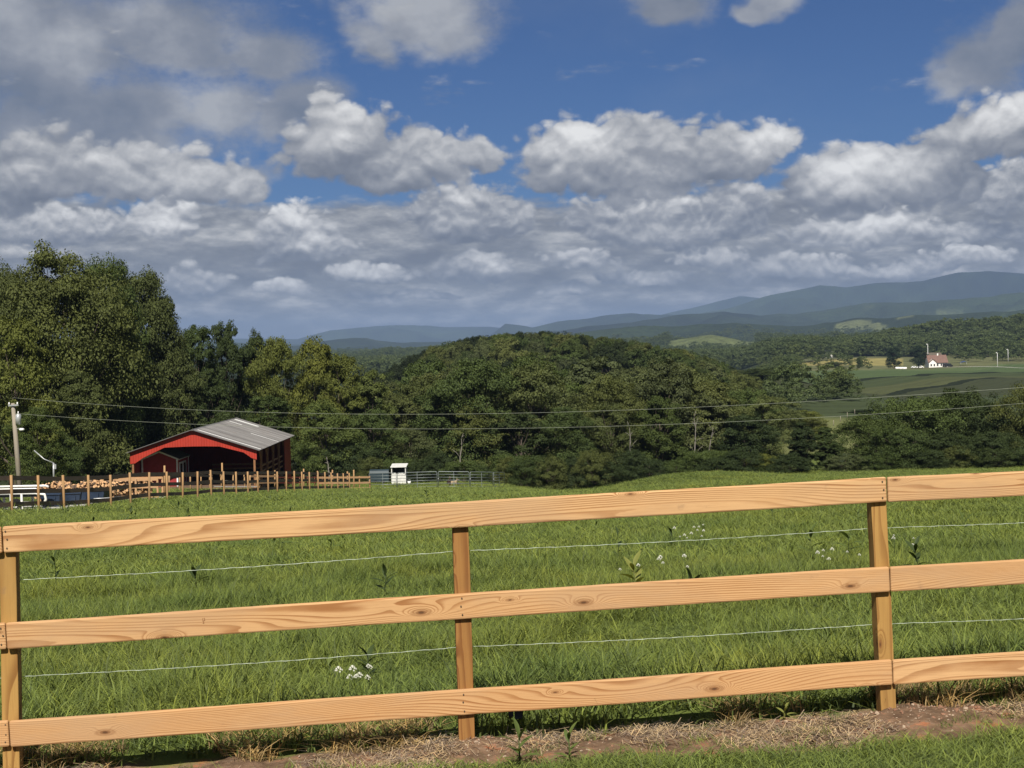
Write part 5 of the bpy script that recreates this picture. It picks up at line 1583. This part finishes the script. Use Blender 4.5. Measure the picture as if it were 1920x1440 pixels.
def shelter():
    d = 149.0; xl, xr = (730 - 960) / FPX * d, (757 - 960) / FPX * d; zg = gz((xl + xr) / 2, d); w = xr - xl; h = 1.78; dp = 1.7
    o = empty('animal_shelter', (xl, d, zg), 0, 'small white sheeted animal shelter with dark upper opening', 'shelter')
    MB().box((w / 2, 0, .55), (w, .05, 1.05)).build('front_sheet', M_HUTCH, o)
    V = [(0, -.012, 1.08), (w, -.012, 1.08)] ; 
    for x in (0.03, w - .03):
        for y in (0.0, dp): MB().box((x, y, h / 2), (.08, .08, h)).build('post', M_HUTCH, o)
    MB().hexa([(-.08, -.15, h - .02), (w + .08, -.15, h - .02), (w + .12, dp + .15, h + .16), (-.04, dp + .15, h + .16), (-.08, -.15, h + .05), (w + .08, -.15, h + .05), (w + .12, dp + .15, h + .23), (-.04, dp + .15, h + .23)]).build('roof', M_HUTCH, o)
    MB().box((w / 2, dp, h / 2 + .05), (w, .05, h)).build('back_sheet', M_BLACK, o); MB().box((0.0, dp / 2, h / 2), (.04, dp - .1, h - .1)).build('side_sheet', M_BLACK, o)
    for i in range(6): MB().box((w * (i + .5) / 6, -.03, 1.10 + .03 * math.sin(i * 2.2)), (w / 6.4, .02, .12)).build('flap', M_HUTCH, o)
    x = (763 - 960) / FPX * 147; b = empty('bucket', (x, 147, gz(x, 147)), 0, 'white bucket at the right foot of the animal shelter', 'bucket')
    MB().tube([(0, 0, .01), (0, 0, .4)], [.13, .17], 12).build('body', M_WHITE, b); MB().tube([(-.17, 0, .38), (-.1, 0, .52), (.1, 0, .52), (.17, 0, .38)], .012, 5).build('handle', M_GALV, b)
    # blue-grey stock tank with ribs
    d = 150; x0, x1 = (690 - 960) / FPX * d, (726 - 960) / FPX * d; zg = gz((x0 + x1) / 2, d)
    t_ = empty('stock_trailer', ((x0 + x1) / 2, d, zg), 0, 'dark blue-grey ribbed stock box behind the leftmost corral panel', 'stock box')
    w = x1 - x0; n = 9; V = []; F_ = []
    prof = [(-.8, .35), (-.8, 1.2), (-.62, 1.45), (0, 1.55), (.62, 1.45), (.8, 1.2), (.8, .35)]
    for x in (-w / 2, w / 2): V += [(x, y, z) for y, z in prof]
    k = len(prof)
    for i in range(k): F_.append((i, (i + 1) % k, k + (i + 1) % k, k + i))
    F_ += [tuple(range(k))[::-1], tuple(k + i for i in range(k))]
    MB().add(V, F_).build('body', M_TEAL, t_)
    for i in range(n): MB().box((-w / 2 + w * (i + .5) / n, -.82, .8), (.06, .05, .85)).build('rib', M_TEAL, t_)
    for x in (-.35, .35): MB().tube([(x, -.85, .26), (x, -.62, .26)], .26, 12).build('wheel', M_BLACK, t_)
shelter()

def goat(px, d, h, rz, mats, label, lying=False):
    x = (px - 960) / FPX * d; o = empty('goat', (x, d, gz(x, d)), rz, label, 'goat', 'goats in the corral')
    me = bpy.data.meshes.new('body'); bm = bmesh.new()
    lz = .22 if lying else .52
    J = {'rump': (-.36, 0, lz + .04, .14, .16), 'belly': (0, 0, lz, .15, .18), 'chest': (.32, 0, lz + .02, .13, .17), 'neck': (.46, 0, lz + .2, .075, .09), 'head': (.55, 0, lz + .38, .06, .07), 'muz': (.70, 0, lz + .31, .04, .045), 'tail': (-.50, 0, lz + .14, .03, .03)}
    E = [('rump', 'belly'), ('belly', 'chest'), ('chest', 'neck'), ('neck', 'head'), ('head', 'muz'), ('rump', 'tail')]
    for s in (-1, 1):
        if lying:
            J.update({'fk%d' % s: (.42, s * .12, .10, .05, .05), 'ff%d' % s: (.60, s * .12, .04, .03, .03), 'hk%d' % s: (-.14, s * .17, .12, .06, .06), 'hf%d' % s: (.06, s * .19, .04, .03, .03)})
        else:
            J.update({'fk%d' % s: (.34, s * .09, .28, .042, .042), 'ff%d' % s: (.33, s * .09, .02, .03, .03), 'hk%d' % s: (-.30, s * .10, .34, .06, .06), 'hh%d' % s: (-.42, s * .10, .20, .035, .035), 'hf%d' % s: (-.38, s * .10, .02, .03, .03)})
        E += [('chest', 'fk%d' % s), ('fk%d' % s, 'ff%d' % s), ('rump', 'hk%d' % s)]
        E += [('hk%d' % s, 'hf%d' % s)] if lying else [('hk%d' % s, 'hh%d' % s), ('hh%d' % s, 'hf%d' % s)]
        J['ear%d' % s] = (.52, s * .15, lz + .42, .025, .035); E.append(('head', 'ear%d' % s))
    sc = h / .95
    names = list(J); vs_ = [bm.verts.new(Vector(J[n_][:3]) * sc) for n_ in names]
    for a, b in E: bm.edges.new((vs_[names.index(a)], vs_[names.index(b)]))
    bm.to_mesh(me); bm.free(); me.materials.append(mats)
    ob = mesh_obj('body', me, o); ob.modifiers.new('skin', 'SKIN'); sd = ob.modifiers.new('sub', 'SUBSURF'); sd.levels = 1; sd.render_levels = 2
    for v, n_ in zip(me.skin_vertices[0].data, names): v.radius = (J[n_][3] * sc, J[n_][4] * sc)
    me.skin_vertices[0].data[names.index('belly')].use_root = True
    for s in (-1, 1): MB().tube([Vector((.52, s * .03, lz + .42)) * sc, Vector((.47, s * .05, lz + .54)) * sc, Vector((.40, s * .06, lz + .58)) * sc], [.016, .011, .004], 6).build('horn', M_OLDW, o)
M_G1 = plain('brown_coat', (.055, .028, .018), .9); M_G2 = plain('tan_coat', (.30, .23, .14), .9)
goat(838, 138, .86, -1.35, M_G1, 'dark brown goat standing and facing the camera in the corral')
goat(846.5, 138.6, .66, .5, M_G2, 'tan goat just right of the dark brown one')
goat(859, 141, .62, 2.9, M_BLACK, 'black goat lying down at right in the corral', True)
# ------------------------------------------------------------------ farmhouse and its surroundings far right
def house():
    d = 955.0
    def X(px): return (px - 960) / FPX * d
    x0, x1 = X(1742), X(1777.5); w = x1 - x0; zg = gz((x0 + x1) / 2, d)
    o = empty('farmhouse', ((x0 + x1) / 2, d, zg), 0, 'white farmhouse with brown roof far across the valley', 'house')
    hw = w / 2; dp = 9.0; EV, RD = 3.0, 7.6
    MB().box((0, dp / 2, EV / 2 - .5), (w, dp, EV + 1)).build('wall', M_CREAM, o)
    for s in (-1, 1):
        MB().add([(s * hw, 0, EV), (s * hw, dp, EV), (s * hw, dp / 2, RD - .3)], [(0, 1, 2) if s > 0 else (2, 1, 0)]).build('gable', M_CREAM, o)
    for (ya, yb) in ((-.6, dp / 2), (dp + .6, dp / 2)):
        za = EV - .25
        P_ = [(-hw - .4, ya, za), (hw + .4, ya, za), (hw + .4, yb, RD), (-hw - .4, yb, RD)]
        MB().hexa(P_ + [(p[0], p[1], p[2] + .22) for p in P_]).build('roof', M_BRICKR, o)
    rf = MB().box((hw * .15, dp / 2, RD + .5), (.8, .8, 1.4)).build('chimney', M_CREAM, o)
    # cross wing with its own gable toward the camera
    MB().add([(-hw - .2, -1.5, -1), (-hw + 4.6, -1.5, -1), (-hw + 4.6, -1.5, EV + .3), (-hw + 2.2, -1.5, EV + 2.4), (-hw - .2, -1.5, EV + .3), (-hw - .2, 1, -1), (-hw + 4.6, 1, -1), (-hw + 4.6, 1, EV + .3), (-hw + 2.2, 1, EV + 2.4), (-hw - .2, 1, EV + .3)],
             [(0, 1, 2, 3, 4), (1, 6, 7, 2), (5, 0, 4, 9), (2, 7, 8, 3), (3, 8, 9, 4)]).build('front_gable', M_CREAM, o)
    for s in (-1, 1): MB().beam((-hw + 2.2, -1.8, EV + 2.5), (-hw + 2.2 + s * 2.8, -1.8, EV + .1), .5, .25, up=(0, 1, 0)).build('gable_eave', M_BRICKR, o)
    for x in (-hw + 1.2, -hw + 3.2, -.3, 2.0): 
        q = MB().box((x, -1.54 if x < -hw + 4.5 else -.05, 1.5), (.95, .1, 1.3)).build('window', M_GLASS, o); MB().box((x, (-1.60 if x < -hw + 4.5 else -.11), .82), (1.15, .08, .1)).build('sill', M_TRIM, q)
    MB().box((hw - 2.0, -.05, 1.05), (2.6, .1, 2.1)).build('garage_shade_panel', M_BLACK, o)  # black slab on the wall, painted in place of the shade inside
    # older brown roofed house behind
    d2 = 1010; x = (1754 - 960) / FPX * d2; zg2 = gz(x, d2)
    o = empty('barn_house', (x, d2, zg2), 0, 'brown roofed building just behind the white farmhouse', 'house')
    MB().box((0, 4, 1.5), (11, 8, 5)).build('wall', M_BROWNW, o)
    for (ya, yb) in ((-.5, 4), (8.5, 4)):
        P_ = [(-6, ya, 4.0), (6, ya, 4.0), (5.0, yb, 7.4), (-5.0, yb, 7.4)]; MB().hexa(P_ + [(p[0], p[1], p[2] + .25) for p in P_]).build('roof', plain('dull_roof', (.085, .07, .05), .9), o)
    # pale drive and vehicles
    def car(px, dd, L, H, mat, lab, name, cat):
        x = X(px) * dd / d; o = empty(name, (x, dd, gz(x, dd)), 0, lab, cat)
        V = []; prof = [(-L / 2, .35), (-L / 2, H * .55), (-L * .32, H * .62), (-L * .2, H), (L * .22, H), (L * .36, H * .6), (L / 2, H * .52), (L / 2, .35)]
        for y in (-.85, .85): V += [(a, y, b) for a, b in prof]
        k = len(prof); F_ = [(i, (i + 1) % k, k + (i + 1) % k, k + i) for i in range(k)] + [tuple(range(k))[::-1], tuple(range(k, 2 * k))]
        MB().add(V, F_).build('body', mat, o)
        for a in (-L * .3, L * .3): MB().tube([(a, -.92, .33), (a, .92, .33)], .33, 12).build('wheel', M_BLACK, o)
        MB().box((0, -.86, H * .78), (L * .36, .03, H * .26)).build('side_window', M_GLASS, o)
    car(1779, 950, 5.4, 2.3, M_BLACK, 'black truck parked right of the white farmhouse', 'parked_truck', 'truck')
    car(1726, 948, 4.4, 1.5, M_WHITE, 'white car parked left of the farmhouse under the tree', 'parked_car', 'car')
    car(1714, 947, 3.6, 1.3, M_TRIM, 'small pale car left of the parked white car', 'parked_car', 'car')
    # white round bales in a row
    for i, px in enumerate((1683, 1690, 1697)):
        dd = 900; x = (px - 960) / FPX * dd; zg3 = gz(x, dd)
        q = MB().tube([(-1.15, 0, .75), (-1.1, 0, .75), (1.1, 0, .75), (1.15, 0, .75)], [.6, .75, .75, .6], 14).build('wrapped_bale', M_WHITE); q.location = (x, dd, zg3 - .05)
        tag(q, 'white wrapped bale in the row left of the farmhouse', 'bale', 'white wrapped bales')
    # blue canopy
    x = X(1811); o = empty('blue_canopy', (x, 960, gz(x, 960)), 0, 'dark blue canopy standing right of the farmhouse', 'canopy')
    MB().add([(-2, -1.5, 2), (2, -1.5, 2.5), (2, 1.5, 2.5), (-2, 1.5, 2), (0, 0, 3)], [(0, 1, 4), (1, 2, 4), (2, 3, 4), (3, 0, 4), (3, 2, 1, 0)]).build('cloth', M_BLUE, o)
    for a in (-1.9, 1.9):
        for b in (-1.4, 1.4): MB().tube([(a, b, -.1), (a, b, 2.1)], .06, 6).build('leg', M_GALV, o)
    for (px, pt, dd, lab, name) in ((1870, 661, 930, 'white lamp post right of the farmhouse', 'lamp_post'), (1739.5, 645, 975, 'pale pole standing behind the farmhouse roof', 'power_pole'), (1890, 655, 1000, 'thin pole near the right edge beyond the drive', 'power_pole')):
        p = pix(px, pt, dd); zg4 = gz(p.x, dd); o = empty(name, (p.x, dd, zg4), 0, lab, 'pole'); H = p.z - zg4
        MB().tube([(0, 0, -.3), (0, 0, H)], [.15, .10], 8).build('shaft', M_TRIM, o)
        MB().tube([(0, 0, H - .1), (-.3, -.3, H + .05), (-.8, -.5, H)], .06, 6).build('lamp_arm', M_TRIM, o)
        MB().tube([(-.8, -.5, H + .15), (-.8, -.5, H - .35)], [.2, .34], 8).build('lamp_head' if 'lamp' in name else 'bracket', M_WHITE, o)
    # the two round shade trees and field trees
    for (px, pt, dd, w_, c, lab) in ((1676, 647, 905, 31, (.020, .036, .017), 'left one of two round dark shade trees by the farmhouse'), (1722, 645, 925, 35, (.018, .033, .015), 'right one of two round dark shade trees by the farmhouse'),
                                     (1610, 667, 905, 13, MID, 'single small tree on the edge of the strip crops'), (1560, 676, 900, 44, GREYG, 'pale scrubby tree beyond the strip crops'), (1536, 690, 890, 30, GREYG, 'low scrub left of the pale scrubby tree')):
        tree_px('oak2' if w_ > 25 else 'oak1', px, pt, dd, w_, c, lab, cat='tree', group='trees round the farmhouse fields', name='field_tree', sink=1.0)
    # drive
    V = []; F_ = []; n = 30
    for i in range(n + 1):
        t_ = i / n; px = 1735 + 260 * t_; dd = 945 - 60 * t_ ** 2
        x = (px - 960) / FPX * dd
        for s in (-2.2, 2.2): V.append((x, dd + s, gz(x, dd + s) + .12))
    for i in range(n): F_.append((2 * i, 2 * i + 2, 2 * i + 3, 2 * i + 1))
    q = MB().add(V, F_).build('gravel_drive', M_GRAVEL); tag(q, 'pale gravel drive running right from the farmhouse', kind='structure')
    # fence posts on the light slope
    for i, px in enumerate((1536, 1549, 1562, 1575, 1588, 1602)):
        dd = 262 + 10 * i; x = (px - 960) / FPX * dd; q = MB().tube([(0, 0, -.2), (0, 0, .6), (0, 0, 1.1)], [.06, .055, .05], 6).build('field_post', M_OLDW)
        q.location = (x, dd, gz(x, dd)); tag(q, 'weathered fence post on the light green slope beyond the cedars', 'post', 'posts on the light slope')
    # far sheds in the valley
    for (px, py, dd, w_, lab, m) in ((1555, 657, 1240, 4.5, 'long low farm shed with green roof among the trees', M_GALV),):
        p = pix(px, py, dd); zg5 = gz(p.x, dd); zb = p.z - w_ * .3
        o = empty('farm_shed', (p.x, dd, zb), 0, lab, 'shed'); 
        MB().box((0, 0, (w_ * .15 + min(0, zg5 - zb)) / 2), (w_ * 1.6, w_ * .8, w_ * .15 - min(0, zg5 - zb))).build('wall', M_CREAM, o)
        V = [(-w_ * .85, -w_ * .45, w_ * .15), (w_ * .85, -w_ * .45, w_ * .15), (w_ * .85, 0, w_ * .32), (-w_ * .85, 0, w_ * .32), (-w_ * .85, w_ * .45, w_ * .15), (w_ * .85, w_ * .45, w_ * .15)]
        MB().add(V, [(0, 1, 2, 3), (3, 2, 5, 4), (0, 3, 4), (1, 5, 2), (0, 4, 5, 1)]).build('roof', m, o)
house()
print('OBJECTS', len(bpy.data.objects))
